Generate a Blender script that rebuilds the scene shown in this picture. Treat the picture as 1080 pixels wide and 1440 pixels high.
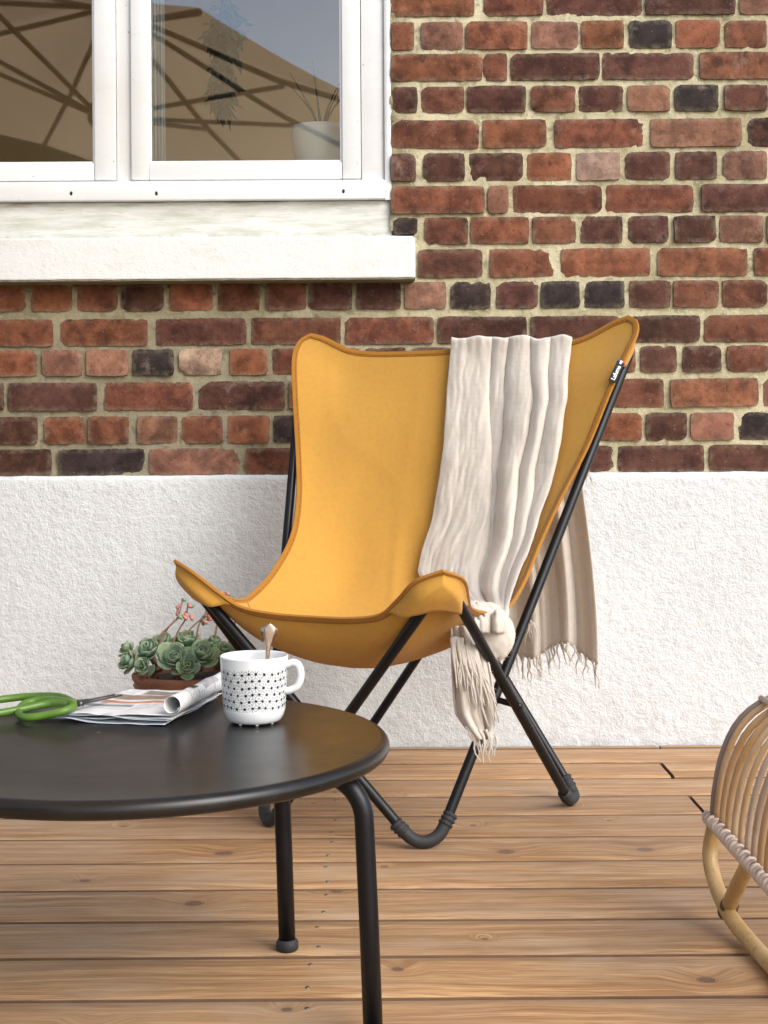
import bpy, bmesh, math, random
from mathutils import Vector, Matrix, noise
from mathutils.bvhtree import BVHTree
R = math.radians
random.seed(7)
for o in list(bpy.data.objects): bpy.data.objects.remove(o, do_unlink=True)
S = bpy.context.scene
C = S.collection

# ---------------------------------------------------------------- camera, sky, sun, exposure
F, H, HX, HY, ROLL = 1900.0, .725, 540.0, 640.0, .0066
cam = bpy.data.cameras.new('camera'); co = bpy.data.objects.new('camera', cam); C.objects.link(co)
cam.sensor_fit = 'VERTICAL'; cam.sensor_height = 36; cam.lens = F/1440*36
cam.shift_y = -(720-HY)/1440; cam.clip_end = 500; cam.clip_start = .05
co.location = (0, 0, H); co.rotation_mode = 'QUATERNION'
co.rotation_quaternion = (Matrix.Rotation(R(90), 4, 'X') @ Matrix.Rotation(-ROLL, 4, 'Z')).to_quaternion()
S.camera = co
SUN = Vector((.80, -.80, .92)).normalized()
W = bpy.data.worlds.new('World'); S.world = W; W.use_nodes = True
wn = W.node_tree; bgn = wn.nodes['Background']
sky = wn.nodes.new('ShaderNodeTexSky'); sky.sky_type = 'NISHITA'; sky.sun_disc = False
sky.sun_elevation = math.asin(SUN.z); sky.sun_rotation = math.atan2(SUN.x, SUN.y)
sky.dust_density = 2; sky.air_density = 1
hs = wn.nodes.new('ShaderNodeHueSaturation'); hs.inputs['Saturation'].default_value = .8
wn.links.new(sky.outputs[0], hs.inputs['Color']); wn.links.new(hs.outputs[0], bgn.inputs[0])
bgn.inputs[1].default_value = .14
sl = bpy.data.lights.new('sun', 'SUN'); sl.energy = 1.25; sl.angle = R(45); sl.color = (1, .995, .985)
so = bpy.data.objects.new('sun', sl); C.objects.link(so)
so.rotation_euler = SUN.to_track_quat('Z', 'Y').to_euler()
S.view_settings.view_transform = 'Standard'; S.view_settings.look = 'None'
S.view_settings.exposure = .98; S.view_settings.gamma = 1
S.render.resolution_x = 768; S.render.resolution_y = 1024

# ---------------------------------------------------------------- pixel helpers (a pixel gives a direction, depth comes from what it touches)
def P(px, py, d):
    a, b = px-HX, py-HY
    a, b = a-b*ROLL, b+a*ROLL
    return Vector((a/F*d, d, H-b/F*d))
def G(px, py, z=0.0):
    a, b = px-HX, py-HY
    b2 = b+a*ROLL
    return P(px, py, F*(H-z)/b2)

# ---------------------------------------------------------------- mesh helpers
def mesh(name, vs, fs, mat=None, parent=None, smooth=False, mats=None, mi=None):
    me = bpy.data.meshes.new(name); me.from_pydata([tuple(v) for v in vs], [], fs); me.update()
    if mat: me.materials.append(mat)
    if smooth: me.polygons.foreach_set('use_smooth', [True]*len(me.polygons))
    o = bpy.data.objects.new(name, me); C.objects.link(o)
    if parent: o.parent = parent
    return o
def empty(name, loc=(0, 0, 0), rz=0, parent=None):
    o = bpy.data.objects.new(name, None); C.objects.link(o); o.location = loc; o.rotation_euler.z = rz
    o.empty_display_size = .05
    if parent: o.parent = parent
    return o
def tag(o, label, cat, group=None):
    o['label'] = label; o['category'] = cat
    if group: o['group'] = group
    return o
class MB:
    def __init__(s): s.v = []; s.f = []
    def add(s, vs, fs):
        n = len(s.v); s.v += [Vector(v) for v in vs]; s.f += [tuple(i+n for i in f) for f in fs]; return s
    def box(s, a, b, bev=0.0, jit=0.0):
        bm = bmesh.new(); bmesh.ops.create_cube(bm, size=1)
        for v in bm.verts:
            v.co = Vector((a[i] if v.co[i] < 0 else b[i]) for i in range(3))
        if bev: bmesh.ops.bevel(bm, geom=bm.edges[:], offset=bev, segments=2, affect='EDGES', profile=.6)
        bm.verts.index_update()
        s.add([v.co.copy() for v in bm.verts], [tuple(v.index for v in f.verts) for f in bm.faces]); bm.free(); return s
    def tube(s, pts, r, n=10, closed=False, caps=True, sq=None):
        pts = [Vector(p) for p in pts]; m = len(pts)
        rr = r if callable(r) else (lambda t: r)
        T = []
        for i in range(m):
            if closed: t = pts[(i+1) % m]-pts[i-1]
            else: t = pts[min(i+1, m-1)]-pts[max(i-1, 0)]
            T.append(t.normalized())
        u = T[0].orthogonal().normalized(); fr = []
        for i in range(m):
            if i:
                q = T[i-1].rotation_difference(T[i]); u = q @ u
            u = (u-T[i]*u.dot(T[i])).normalized()
            fr.append((u.copy(), T[i].cross(u)))
        vs = []; fs = []
        for i in range(m):
            ra = rr(i/(m-1))
            for k in range(n):
                a = 2*math.pi*k/n
                vs.append(pts[i]+fr[i][0]*(math.cos(a)*ra)+fr[i][1]*(math.sin(a)*ra))
        for i in range(m if closed else m-1):
            j = (i+1) % m; off = 0
            if closed and j == 0:
                best = min(range(n), key=lambda o: (vs[i*n]-vs[o]).length); off = best
            for k in range(n):
                fs.append((i*n+k, i*n+(k+1) % n, j*n+(k+1+off) % n, j*n+(k+off) % n))
        if caps and not closed:
            fs.append(tuple(range(n-1, -1, -1))); fs.append(tuple((m-1)*n+k for k in range(n)))
        return s.add(vs, fs)
    def lathe(s, prof, n=32, cx=0, cy=0, ph=0):
        vs = []; fs = []; m = len(prof)
        for k in range(n):
            a = 2*math.pi*k/n+ph
            for r, z in prof: vs.append(Vector((cx+r*math.cos(a), cy+r*math.sin(a), z)))
        for k in range(n):
            j = (k+1) % n
            for i in range(m-1): fs.append((k*m+i, j*m+i, j*m+i+1, k*m+i+1))
        return s.add(vs, fs)
    def build(s, name, mat, parent=None, smooth=False):
        return mesh(name, s.v, s.f, mat, parent, smooth)
def auto_smooth(o, ang=40):
    me = o.data; bm = bmesh.new(); bm.from_mesh(me)
    for e in bm.edges:
        if len(e.link_faces) == 2 and e.calc_face_angle(0) > R(ang): e.smooth = False
    for f in bm.faces: f.smooth = True
    bm.to_mesh(me); bm.free(); return o
def clean(o, dist=1e-5):
    bm = bmesh.new(); bm.from_mesh(o.data)
    bmesh.ops.remove_doubles(bm, verts=bm.verts[:], dist=dist)
    bmesh.ops.recalc_face_normals(bm, faces=bm.faces[:])
    bm.to_mesh(o.data); bm.free(); return o
def cr(pts, n, closed=False):
    """Catmull-Rom through pts, n samples evenly by arc length"""
    pts = [Vector(p) for p in pts]; m = len(pts); out = []
    segs = m if closed else m-1
    for i in range(segs):
        if closed: p0, p1, p2, p3 = pts[i-1], pts[i], pts[(i+1) % m], pts[(i+2) % m]
        else:
            p1, p2 = pts[i], pts[i+1]
            p0 = pts[i-1] if i else p1*2-p2
            p3 = pts[i+2] if i+2 < m else p2*2-p1
        for k in range(16):
            t = k/16
            out.append(.5*((2*p1)+(p2-p0)*t+(2*p0-5*p1+4*p2-p3)*t*t+(3*p1-p0-3*p2+p3)*t**3))
    out.append(pts[0].copy() if closed else pts[-1].copy())
    L = [0]
    for a, b in zip(out, out[1:]): L.append(L[-1]+(b-a).length)
    res = []; j = 0
    for k in range(n):
        s = L[-1]*k/(n-1)
        while j < len(L)-2 and L[j+1] < s: j += 1
        t = (s-L[j])/max(L[j+1]-L[j], 1e-9)
        res.append(out[j].lerp(out[j+1], min(max(t, 0), 1)))
    return res
def lerp(a, b, t): return a+(b-a)*t
def interp(tab, x):
    if x <= tab[0][0]: return tab[0][1:]
    for p, q in zip(tab, tab[1:]):
        if x <= q[0]:
            t = (x-p[0])/(q[0]-p[0]); return tuple(lerp(a, b, t) for a, b in zip(p[1:], q[1:]))
    return tab[-1][1:]
def sm(t): t = min(max(t, 0), 1); return t*t*(3-2*t)

# ---------------------------------------------------------------- materials
class NT:
    def __init__(s, name):
        s.m = bpy.data.materials.new(name); s.m.use_nodes = True; s.t = s.m.node_tree
        s.b = s.t.nodes['Principled BSDF']
    def n(s, typ, ins=None, **kw):
        nd = s.t.nodes.new('ShaderNode'+typ)
        for k, v in kw.items(): setattr(nd, k, v)
        for k, v in (ins or {}).items(): s.set(nd.inputs[k], v)
        return nd
    def set(s, sock, v):
        if hasattr(v, 'is_output'): s.t.links.new(v, sock)
        elif isinstance(v, tuple) and len(v) == 3 and sock.type == 'RGBA': sock.default_value = (*v, 1)
        else: sock.default_value = v
    def p(s, **kw):
        for k, v in kw.items(): s.set(s.b.inputs[k.replace('_', ' ')], v)
        return s
    def coord(s, out='Object', scale=None, off=None):
        o = s.n('TexCoord').outputs[out]
        if off is not None: o = s.n('VectorMath', {0: o, 1: off}, operation='ADD').outputs[0]
        if scale: o = s.n('Mapping', {'Vector': o, 'Scale': scale}).outputs[0]
        return o
    def noise(s, vec, scale, detail=4, rough=.55, dist=0, out=0):
        return s.n('TexNoise', {'Vector': vec, 'Scale': scale, 'Detail': detail, 'Roughness': rough, 'Distortion': dist}).outputs[out]
    def ramp(s, fac, stops, interp='LINEAR'):
        r = s.n('ValToRGB', {'Fac': fac}); e = r.color_ramp.elements; r.color_ramp.interpolation = interp
        while len(e) < len(stops): e.new(.5)
        for el, (p_, c) in zip(e, stops):
            el.position = p_; el.color = (*c, 1) if isinstance(c, tuple) else (c, c, c, 1)
        return r.outputs[0]
    def mix(s, fac, a, b, mode='MIX'):
        m = s.n('Mix', data_type='RGBA', blend_type=mode)
        s.set(m.inputs[0], fac); s.set(m.inputs[6], a); s.set(m.inputs[7], b)
        return m.outputs[2]
    def math(s, op, a, b=0.0, c=None):
        m = s.n('Math', operation=op); s.set(m.inputs[0], a); s.set(m.inputs[1], b)
        if c is not None: s.set(m.inputs[2], c)
        return m.outputs[0]
    def bump(s, h, strength=.5, dist=.002, normal=None):
        b = s.n('Bump', {'Height': h, 'Strength': strength, 'Distance': dist})
        if normal is not None: s.set(b.inputs['Normal'], normal)
        return b.outputs[0]
def plain(name, col, rough=.5, var=.15, scale=30, bump=.15, bdist=.001, **kw):
    m = NT(name); c = m.coord()
    nz = m.noise(c, scale, 5)
    col2 = m.mix(nz, tuple(x*(1-var) for x in col), tuple(min(1, x*(1+var)) for x in col))
    m.p(Base_Color=col2, Roughness=m.ramp(m.noise(c, scale*.4, 4), [(.3, max(rough-.07, .02)), (.7, min(rough+.07, 1))]),
        Normal=m.bump(m.noise(c, scale*6, 4), bump, bdist))
    for k, v in kw.items(): m.p(**{k: v})
    return m.m

def mat_brick():
    m = NT('weathered_brick'); oi = m.n('ObjectInfo')
    at = m.n('Attribute', attribute_name='tint'); 
    off = m.n('VectorMath', {0: oi.outputs['Location'], 1: (7.3, 3.1, 9.7)}, operation='MULTIPLY').outputs[0]
    c = m.coord(off=off)
    base = at.outputs['Color']
    n1 = m.noise(c, 22, 7, .62); n2 = m.noise(c, 75, 6, .7); n3 = m.noise(c, 9, 4, .6, 1.0)
    dark = m.mix(1, base, (.42, .40, .42), 'MULTIPLY')
    lite = m.mix(1, base, (1.45, 1.5, 1.5), 'MULTIPLY')
    col = m.mix(m.ramp(n3, [(.35, 0.), (.62, 1.)]), dark, base)
    col = m.mix(m.ramp(n1, [(.46, 0.), (.68, .9)]), col, lite)
    col = m.mix(m.ramp(n2, [(.30, .75), (.46, 0.)]), col, m.mix(1, base, (.3, .28, .3), 'MULTIPLY'))
    sp = m.n('TexVoronoi', {'Vector': c, 'Scale': 95.0, 'Randomness': 1.0})
    fl = m.math('MULTIPLY', m.ramp(sp.outputs['Distance'], [(.0, 1.), (.16, 0.)]), m.ramp(m.noise(c, 35, 3), [(.55, 0.), (.66, .8)]))
    col = m.mix(fl, col, (.5, .42, .34))
    lime = m.math('MULTIPLY', m.ramp(m.noise(c, 14, 6, .75), [(.60, 0.), (.74, 1.)]), .35)
    col = m.mix(lime, col, (.40, .30, .24))
    edge = m.n('Attribute', attribute_name='rim').outputs['Fac']
    er = m.math('MULTIPLY', edge, m.ramp(m.noise(c, 60, 4, .7), [(.40, 0.), (.62, 1.)]))
    col = m.mix(m.math('MULTIPLY', er, .32), col, (.36, .31, .22))
    h = m.math('ADD', m.math('MULTIPLY', n2, .6), m.math('MULTIPLY', m.noise(c, 190, 4, .7), .5))
    m.p(Base_Color=col, Roughness=.85, Normal=m.bump(h, .75, .0035))
    m.p(Specular_IOR_Level=.25)
    return m.m
def mat_mortar():
    m = NT('lime_mortar'); c = m.coord()
    n1 = m.noise(c, 9, 6, .6); n2 = m.noise(c, 90, 6, .75); n3 = m.noise(c, 28, 5, .65, .5)
    col = m.mix(m.ramp(n1, [(.35, 0.), (.65, 1.)]), (.40, .35, .205), (.66, .59, .39))
    col = m.mix(m.ramp(n3, [(.52, 0.), (.70, .75)]), col, (.12, .105, .055))
    col = m.mix(m.ramp(n2, [(.54, 0.), (.70, .7)]), col, (.76, .71, .56))
    col = m.mix(m.ramp(n2, [(.28, .7), (.42, 0.)]), col, (.14, .115, .075))
    sp = m.n('SeparateXYZ', {0: c})
    left = m.ramp(m.math('MULTIPLY_ADD', sp.outputs[0], -1.4, .45), [(0., 0.), (1., 1.)])   # the grimy damp stretch under the window
    low = m.ramp(m.math('MULTIPLY_ADD', sp.outputs[2], -4.0, 5.0), [(0., 0.), (1., 1.)])
    col = m.mix(m.math('MULTIPLY', m.math('MULTIPLY', left, low), .62), col, (.13, .115, .085))
    # moss line right below the sill
    band = m.math('MULTIPLY', m.ramp(m.math('MULTIPLY_ADD', sp.outputs[2], 22.0, -24.75), [(0., 0.), (.6, 1.)]), m.ramp(m.math('MULTIPLY_ADD', sp.outputs[0], -12.0, 1.0), [(0., 0.), (1., 1.)]))
    col = m.mix(m.math('MULTIPLY', band, m.ramp(m.noise(c, 40, 5, .7), [(.35, .2), (.6, .95)])), col, (.055, .05, .02))
    h = m.math('ADD', n2, m.math('MULTIPLY', m.noise(c, 260, 4, .7), .5))
    m.p(Base_Color=col, Roughness=.95, Normal=m.bump(h, .9, .004), Specular_IOR_Level=.15)
    return m.m
def mat_render():
    m = NT('white_roughcast'); c = m.coord()
    n1 = m.noise(c, 55, 6, .62); n2 = m.noise(c, 3, 5, .6)
    col = m.mix(m.ramp(n2, [(.35, 0.), (.7, 1.)]), (.645, .66, .655), (.715, .73, .725))
    col = m.mix(m.ramp(n1, [(.32, .5), (.45, 0.)]), col, (.54, .55, .54))
    st = m.noise(m.coord(scale=(9, 1, 1.6)), 2.2, 5, .65)
    col = m.mix(m.ramp(st, [(.58, 0.), (.78, .35)]), col, (.52, .51, .46))
    z = m.n('SeparateXYZ', {0: c}).outputs[2]
    sp = m.math('MULTIPLY', m.ramp(m.math('MULTIPLY', z, 6.0), [(0., 1.), (1., 0.)]), m.ramp(m.noise(c, 18, 6, .7), [(.45, 0.), (.72, .6)]))
    col = m.mix(sp, col, (.44, .42, .37))
    m.p(Base_Color=col, Roughness=.9, Normal=m.bump(m.math('ADD', n1, m.math('MULTIPLY', m.noise(c, 160, 4, .6), .5)), .8, .006), Specular_IOR_Level=.25)
    return m.m
def mat_white_paint(name='white_gloss_paint', dirt=.35, grain=True, col=(.73, .735, .725), rough=.38):
    m = NT(name); c = m.coord(out='Object')
    n1 = m.noise(c, 7, 6, .6); n2 = m.noise(m.coord(scale=(2, 9, 14)), 6, 5, .6)
    cc = m.mix(m.ramp(n1, [(.45, 0.), (.8, dirt)]), col, (.60, .58, .50))
    cc = m.mix(m.ramp(n2, [(.56, 0.), (.75, dirt*1.3)]), cc, (.66, .65, .60))
    sp = m.noise(c, 70, 3, .5)
    cc = m.mix(m.ramp(sp, [(.70, 0.), (.76, dirt*2)]), cc, (.30, .25, .18))
    m.p(Base_Color=cc, Roughness=rough, Normal=m.bump(m.math('ADD', n2, m.math('MULTIPLY', m.noise(c, 130, 3), .4)), .25, .002))
    return m.m
def mat_weathered():
    m = NT('peeling_white_board'); c = m.coord(); s = m.coord(scale=(1.3, 5, 12))
    n1 = m.noise(s, 4, 7, .7); n2 = m.noise(c, 18, 6, .7); n3 = m.noise(s, 13, 5, .7)
    cc = m.mix(m.ramp(n1, [(.40, 0.), (.66, .9)]), (.66, .66, .62), (.44, .44, .36))
    cc = m.mix(m.ramp(n3, [(.57, 0.), (.74, .7)]), cc, (.30, .28, .20))
    z = m.n('SeparateXYZ', {0: c}).outputs[2]
    top = m.ramp(m.math('MULTIPLY_ADD', z, 60.0, -1.9), [(0., 0.), (1., 1.)])
    cc = m.mix(m.math('MULTIPLY', top, m.ramp(m.noise(s, 2.3, 5, .7), [(.50, 0.), (.60, .9)])), cc, (.19, .10, .05))
    bot = m.ramp(m.math('MULTIPLY_ADD', z, -60.0, -1.6), [(0., 0.), (1., 1.)])
    cc = m.mix(m.math('MULTIPLY', bot, m.ramp(n2, [(.50, 0.), (.62, .5)])), cc, (.30, .26, .18))
    m.p(Base_Color=cc, Roughness=.75, Normal=m.bump(m.math('ADD', n3, n2), .35, .003))
    return m.m
def mat_sill():
    m = NT('painted_concrete_sill'); c = m.coord()
    n1 = m.noise(c, 45, 6, .65); n2 = m.noise(m.coord(scale=(1.5, 4, 9)), 4, 6, .65)
    cc = m.mix(m.ramp(n2, [(.5, 0.), (.75, .35)]), (.74, .74, .72), (.58, .56, .48))
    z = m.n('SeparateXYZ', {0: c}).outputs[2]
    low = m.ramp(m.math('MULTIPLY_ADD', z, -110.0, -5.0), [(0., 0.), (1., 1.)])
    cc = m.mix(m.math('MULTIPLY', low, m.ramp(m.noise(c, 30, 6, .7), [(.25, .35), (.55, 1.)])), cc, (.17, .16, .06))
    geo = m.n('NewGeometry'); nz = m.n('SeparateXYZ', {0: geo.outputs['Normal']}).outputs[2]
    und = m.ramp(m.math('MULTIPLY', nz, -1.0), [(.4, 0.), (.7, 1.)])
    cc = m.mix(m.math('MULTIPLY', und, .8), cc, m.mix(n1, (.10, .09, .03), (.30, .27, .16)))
    m.p(Base_Color=cc, Roughness=.8, Normal=m.bump(m.math('ADD', n1, m.math('MULTIPLY', m.noise(c, 200, 3), .4)), .5, .004))
    return m.m
def mat_wood():
    m = NT('pine_decking'); oi = m.n('ObjectInfo')
    rv = m.n('CombineXYZ', {0: m.math('MULTIPLY', oi.outputs['Random'], 37.0), 1: m.math('MULTIPLY', oi.outputs['Random'], 11.0), 2: 0.0}).outputs[0]
    c = m.coord(off=rv)
    wob = m.noise(m.n('Mapping', {'Vector': c, 'Scale': (1.3, 3, 3)}).outputs[0], 1.6, 3, .5, out=1)
    wv = m.n('VectorMath', {0: m.n('VectorMath', {0: wob, 1: (.5, .5, .5)}, operation='SUBTRACT').outputs[0], 1: (.0, .06, .06)}, operation='MULTIPLY').outputs[0]
    # knots bend the grain around them
    kc = m.n('Mapping', {'Vector': c, 'Scale': (4.2, 5.2, 0.0)}).outputs[0]
    kv = m.n('TexVoronoi', {'Vector': kc, 'Scale': 1.0, 'Randomness': 1.0}, voronoi_dimensions='2D')
    ksel = m.ramp(m.n('SeparateColor', {0: kv.outputs['Color']}).outputs[0], [(.56, 0.), (.57, 1.)])
    kd = m.math('MULTIPLY', kv.outputs['Distance'], m.ramp(m.n('SeparateColor', {0: kv.outputs['Color']}).outputs[1], [(0., .75), (1., 2.6)]))
    kinf = m.math('MULTIPLY', m.ramp(kd, [(.02, 1.), (.30, 0.)]), ksel)
    c2 = m.n('VectorMath', {0: c, 1: wv}, operation='ADD').outputs[0]
    kk = m.n('CombineXYZ', {0: 0.0, 1: m.math('MULTIPLY', kinf, .035), 2: 0.0}).outputs[0]
    c2 = m.n('VectorMath', {0: c2, 1: kk}, operation='ADD').outputs[0]
    g1 = m.noise(m.n('Mapping', {'Vector': c2, 'Scale': (.8, 26, 8)}).outputs[0], 2.4, 5, .55)
    g2 = m.noise(m.n('Mapping', {'Vector': c2, 'Scale': (5.0, 150, 30)}).outputs[0], 2.2, 5, .6)
    g3 = m.noise(c, 2.6, 4, .55)
    col = m.mix(m.ramp(g1, [(.38, 0.), (.62, 1.)]), (.34, .185, .08), (.57, .355, .18))
    col = m.mix(m.ramp(g2, [(.46, 0.), (.62, .7)]), col, (.22, .11, .05))
    col = m.mix(m.ramp(g3, [(.40, 0.), (.72, .55)]), col, (.45, .31, .21))
    col = m.mix(m.ramp(m.noise(c, 5.5, 5, .6), [(.58, 0.), (.75, .4)]), col, (.31, .185, .115))
    col = m.mix(m.ramp(m.noise(m.n('Mapping', {'Vector': c, 'Scale': (2.2, 7, 1)}).outputs[0], 1.9, 6, .7), [(.62, 0.), (.74, .55)]), col, (.20, .125, .08))
    col = m.mix(m.ramp(m.noise(m.n('Mapping', {'Vector': c, 'Scale': (1., 3, 1)}).outputs[0], 3.1, 5, .6), [(.5, 0.), (.7, .45)]), col, (.47, .37, .27))
    tone = m.ramp(oi.outputs['Random'], [(0., (.80, .79, .78)), (.35, (1.03, 1.0, .95)), (.65, (.92, .92, .92)), (1., (1.10, 1.05, .97))])
    col = m.mix(1, col, tone, 'MULTIPLY')
    ring = m.math('ABSOLUTE', m.math('SINE', m.math('MULTIPLY', kd, 150.0)))
    khalo = m.math('MULTIPLY', m.ramp(kd, [(.05, .6), (.15, 0.)]), ksel)
    col = m.mix(khalo, col, m.mix(ring, (.21, .10, .05), (.38, .2, .1)))
    kcore = m.math('MULTIPLY', m.ramp(m.math('ADD', kd, m.math('MULTIPLY', m.noise(c, 60, 4), .05)), [(.070, 1.), (.092, 0.)]), ksel)
    col = m.mix(m.math('MULTIPLY', kcore, .85), col, m.mix(ring, (.06, .035, .025), (.2, .12, .075)))
    crk = m.noise(m.n('Mapping', {'Vector': c2, 'Scale': (2.0, 160, 0)}).outputs[0], 1.3, 3, .5)
    crm = m.math('MULTIPLY', m.ramp(crk, [(.70, 0.), (.74, 1.)]), m.ramp(m.noise(c, 3.3, 3), [(.5, 0.), (.62, .8)]))
    col = m.mix(crm, col, (.10, .055, .035))
    h = m.math('SUBTRACT', m.math('ADD', m.math('MULTIPLY', g2, .5), g1), m.math('MULTIPLY', crm, 2.0))
    m.p(Base_Color=col, Roughness=m.ramp(g3, [(.3, .5), (.7, .68)]), Normal=m.bump(h, .35, .0015), Specular_IOR_Level=.35)
    return m.m
def mat_fabric(name, col, scale, bumpd=.0006, rough=.85, blotch=.08, sheen=.15, trans=0.0):
    m = NT(name); c = m.coord()
    uv = m.n('TexCoord').outputs['UV']
    wx = m.n('TexWave', {'Vector': uv, 'Scale': scale, 'Distortion': .6, 'Detail': 2.0}, bands_direction='X').outputs['Fac']
    wy = m.n('TexWave', {'Vector': uv, 'Scale': scale, 'Distortion': .6, 'Detail': 2.0}, bands_direction='Y').outputs['Fac']
    wv = m.math('MAXIMUM', wx, wy)
    n1 = m.noise(c, 6, 5, .6); n2 = m.noise(c, 90, 4, .7)
    cc = m.mix(n1, tuple(x*(1-blotch) for x in col), tuple(min(1, x*(1+blotch)) for x in col))
    cc = m.mix(m.math('MULTIPLY', wv, .10), cc, tuple(min(1, x*1.35) for x in col))
    cc = m.mix(m.ramp(n2, [(.35, .22), (.55, 0.)]), cc, tuple(x*.7 for x in col))
    m.p(Base_Color=cc, Roughness=rough, Normal=m.bump(m.math('ADD', wv, n2), .35, bumpd), Specular_IOR_Level=.2, Sheen_Weight=sheen, Sheen_Roughness=.5)
    if trans:
        tr = m.n('BsdfTranslucent', {'Color': tuple(min(1, x*1.05) for x in col)})
        mx = m.n('MixShader', {0: trans, 1: m.b.outputs[0], 2: tr.outputs[0]})
        m.t.links.new(mx.outputs[0], m.t.nodes['Material Output'].inputs[0])
    return m.m
def mat_attr(name, rough=.5, bump=0.0, bscale=200, spec=.5):
    m = NT(name); a = m.n('Attribute', attribute_name='tint')
    m.p(Base_Color=a.outputs['Color'], Roughness=rough, Specular_IOR_Level=spec)
    c = m.coord(); m.p(Normal=m.bump(m.noise(c, bscale, 3), bump, .0008))
    return m.m
def mat_leaf():
    m = NT('succulent_leaf'); oi = m.n('ObjectInfo'); e = m.n('Attribute', attribute_name='rim').outputs['Fac']
    c = m.coord()
    base = m.ramp(oi.outputs['Random'], [(0., (.14, .235, .14)), (.35, (.19, .31, .21)), (.7, (.17, .29, .23)), (1., (.24, .34, .17))])
    base = m.mix(m.ramp(m.noise(c, 60, 4), [(.4, 0.), (.7, .5)]), base, (.24, .33, .25))
    col = m.mix(m.ramp(e, [(.55, 0.), (.95, .85)]), base, (.36, .40, .20))
    m.p(Base_Color=col, Roughness=.55, Subsurface_Weight=.08, Subsurface_Radius=(.004, .006, .003))
    return m.m
def mat_cane():
    m = NT('rattan_cane'); oi = m.n('ObjectInfo'); c = m.coord(off=m.n('VectorMath', {0: oi.outputs['Location'], 1: (3., 5., 2.)}, operation='MULTIPLY').outputs[0])
    n1 = m.noise(c, 9, 5, .6); n2 = m.noise(c, 60, 5, .7); n3 = m.noise(m.coord(scale=(60, 60, 6)), 3, 4, .6)
    base = m.ramp(oi.outputs['Random'], [(0., (.44, .235, .09)), (.35, (.56, .36, .17)), (.6, (.47, .36, .28)), (.8, (.40, .28, .20)), (1., (.48, .27, .09))])
    col = m.mix(m.ramp(n1, [(.4, 0.), (.7, .7)]), base, (.55, .42, .30))
    col = m.mix(m.ramp(n3, [(.5, 0.), (.75, .45)]), col, (.33, .19, .09))
    col = m.mix(m.ramp(n2, [(.62, 0.), (.74, .6)]), col, (.20, .10, .05))
    m.p(Base_Color=col, Roughness=.42, Normal=m.bump(n2, .3, .0012))
    return m.m
def mat_pole_cane():
    m = NT('yellow_rattan_pole'); c = m.coord(); n1 = m.noise(c, 12, 5, .6); n2 = m.noise(c, 70, 5, .7); n3 = m.noise(m.coord(scale=(70, 70, 8)), 2, 4, .6)
    col = m.mix(m.ramp(n1, [(.35, 0.), (.7, 1.)]), (.44, .27, .10), (.60, .42, .20))
    col = m.mix(m.ramp(n3, [(.5, 0.), (.72, .5)]), col, (.30, .17, .06))
    col = m.mix(m.ramp(n2, [(.62, 0.), (.72, .7)]), col, (.13, .07, .03))
    m.p(Base_Color=col, Roughness=.4, Normal=m.bump(n2, .25, .0012)); return m.m
def mat_glass():
    m = NT('window_glass'); t = m.t
    tr = m.n('BsdfTransparent', {'Color': (.93, .95, .94)}); gl = m.n('BsdfGlossy', {'Color': (1., 1., 1.), 'Roughness': .02})
    wav = m.noise(m.coord(), 1.6, 2, .4)
    m.set(gl.inputs['Normal'], m.bump(wav, .05, .01))
    lw = m.n('LayerWeight', {'Blend': .25})
    fac = m.math('ADD', lw.outputs['Fresnel'], .085)
    mx = m.n('MixShader', {0: fac, 1: tr.outputs[0], 2: gl.outputs[0]})
    t.links.new(mx.outputs[0], t.nodes['Material Output'].inputs[0])
    return m.m
def mat_table():
    m = NT('black_powder_coat'); c = m.coord()
    n1 = m.noise(c, 5, 6, .65); n2 = m.noise(c, 600, 2, .5)
    scr = m.noise(m.coord(scale=(3, 40, 3)), 4, 4, .6)
    col = m.mix(m.ramp(n1, [(.4, 0.), (.75, 1.)]), (.0075, .0065, .006), (.015, .0125, .011))
    dust = m.n('TexVoronoi', {'Vector': c, 'Scale': 22.0, 'Randomness': 1.0})
    dm = m.math('MULTIPLY', m.ramp(dust.outputs['Distance'], [(.04, 1.), (.09, 0.)]), m.ramp(m.n('SeparateColor', {0: dust.outputs['Color']}).outputs[1], [(.62, 0.), (.66, .75)]))
    col = m.mix(dm, col, (.3, .29, .28))
    col = m.mix(m.ramp(m.noise(m.coord(scale=(1.5, 4, 1)), 5, 6, .7, 1.2), [(.52, 0.), (.76, .13)]), col, (.07, .066, .062))
    rg = m.math('ADD', m.ramp(n1, [(.3, .26), (.75, .40)]), m.ramp(scr, [(.62, 0.), (.8, .12)]))
    m.p(Base_Color=col, Roughness=rg, Normal=m.bump(n2, .12, .0004), Specular_IOR_Level=.45)
    return m.m
def mat_terracotta():
    m = NT('terracotta'); c = m.coord(); n1 = m.noise(c, 14, 6, .65); n2 = m.noise(m.coord(scale=(6, 6, 40)), 3, 4, .6)
    col = m.mix(m.ramp(n1, [(.35, 0.), (.7, 1.)]), (.16, .065, .035), (.30, .135, .075))
    col = m.mix(m.ramp(n2, [(.5, 0.), (.75, .5)]), col, (.10, .05, .03))
    m.p(Base_Color=col, Roughness=.85, Normal=m.bump(m.noise(c, 90, 4), .4, .002)); return m.m
def mat_grass():
    m = NT('lawn'); c = m.coord(); n = m.noise(c, 6, 6, .7)
    m.p(Base_Color=m.mix(n, (.035, .06, .018), (.08, .115, .035)), Roughness=.9, Normal=m.bump(m.noise(c, 80, 4), .6, .02)); return m.m

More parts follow.
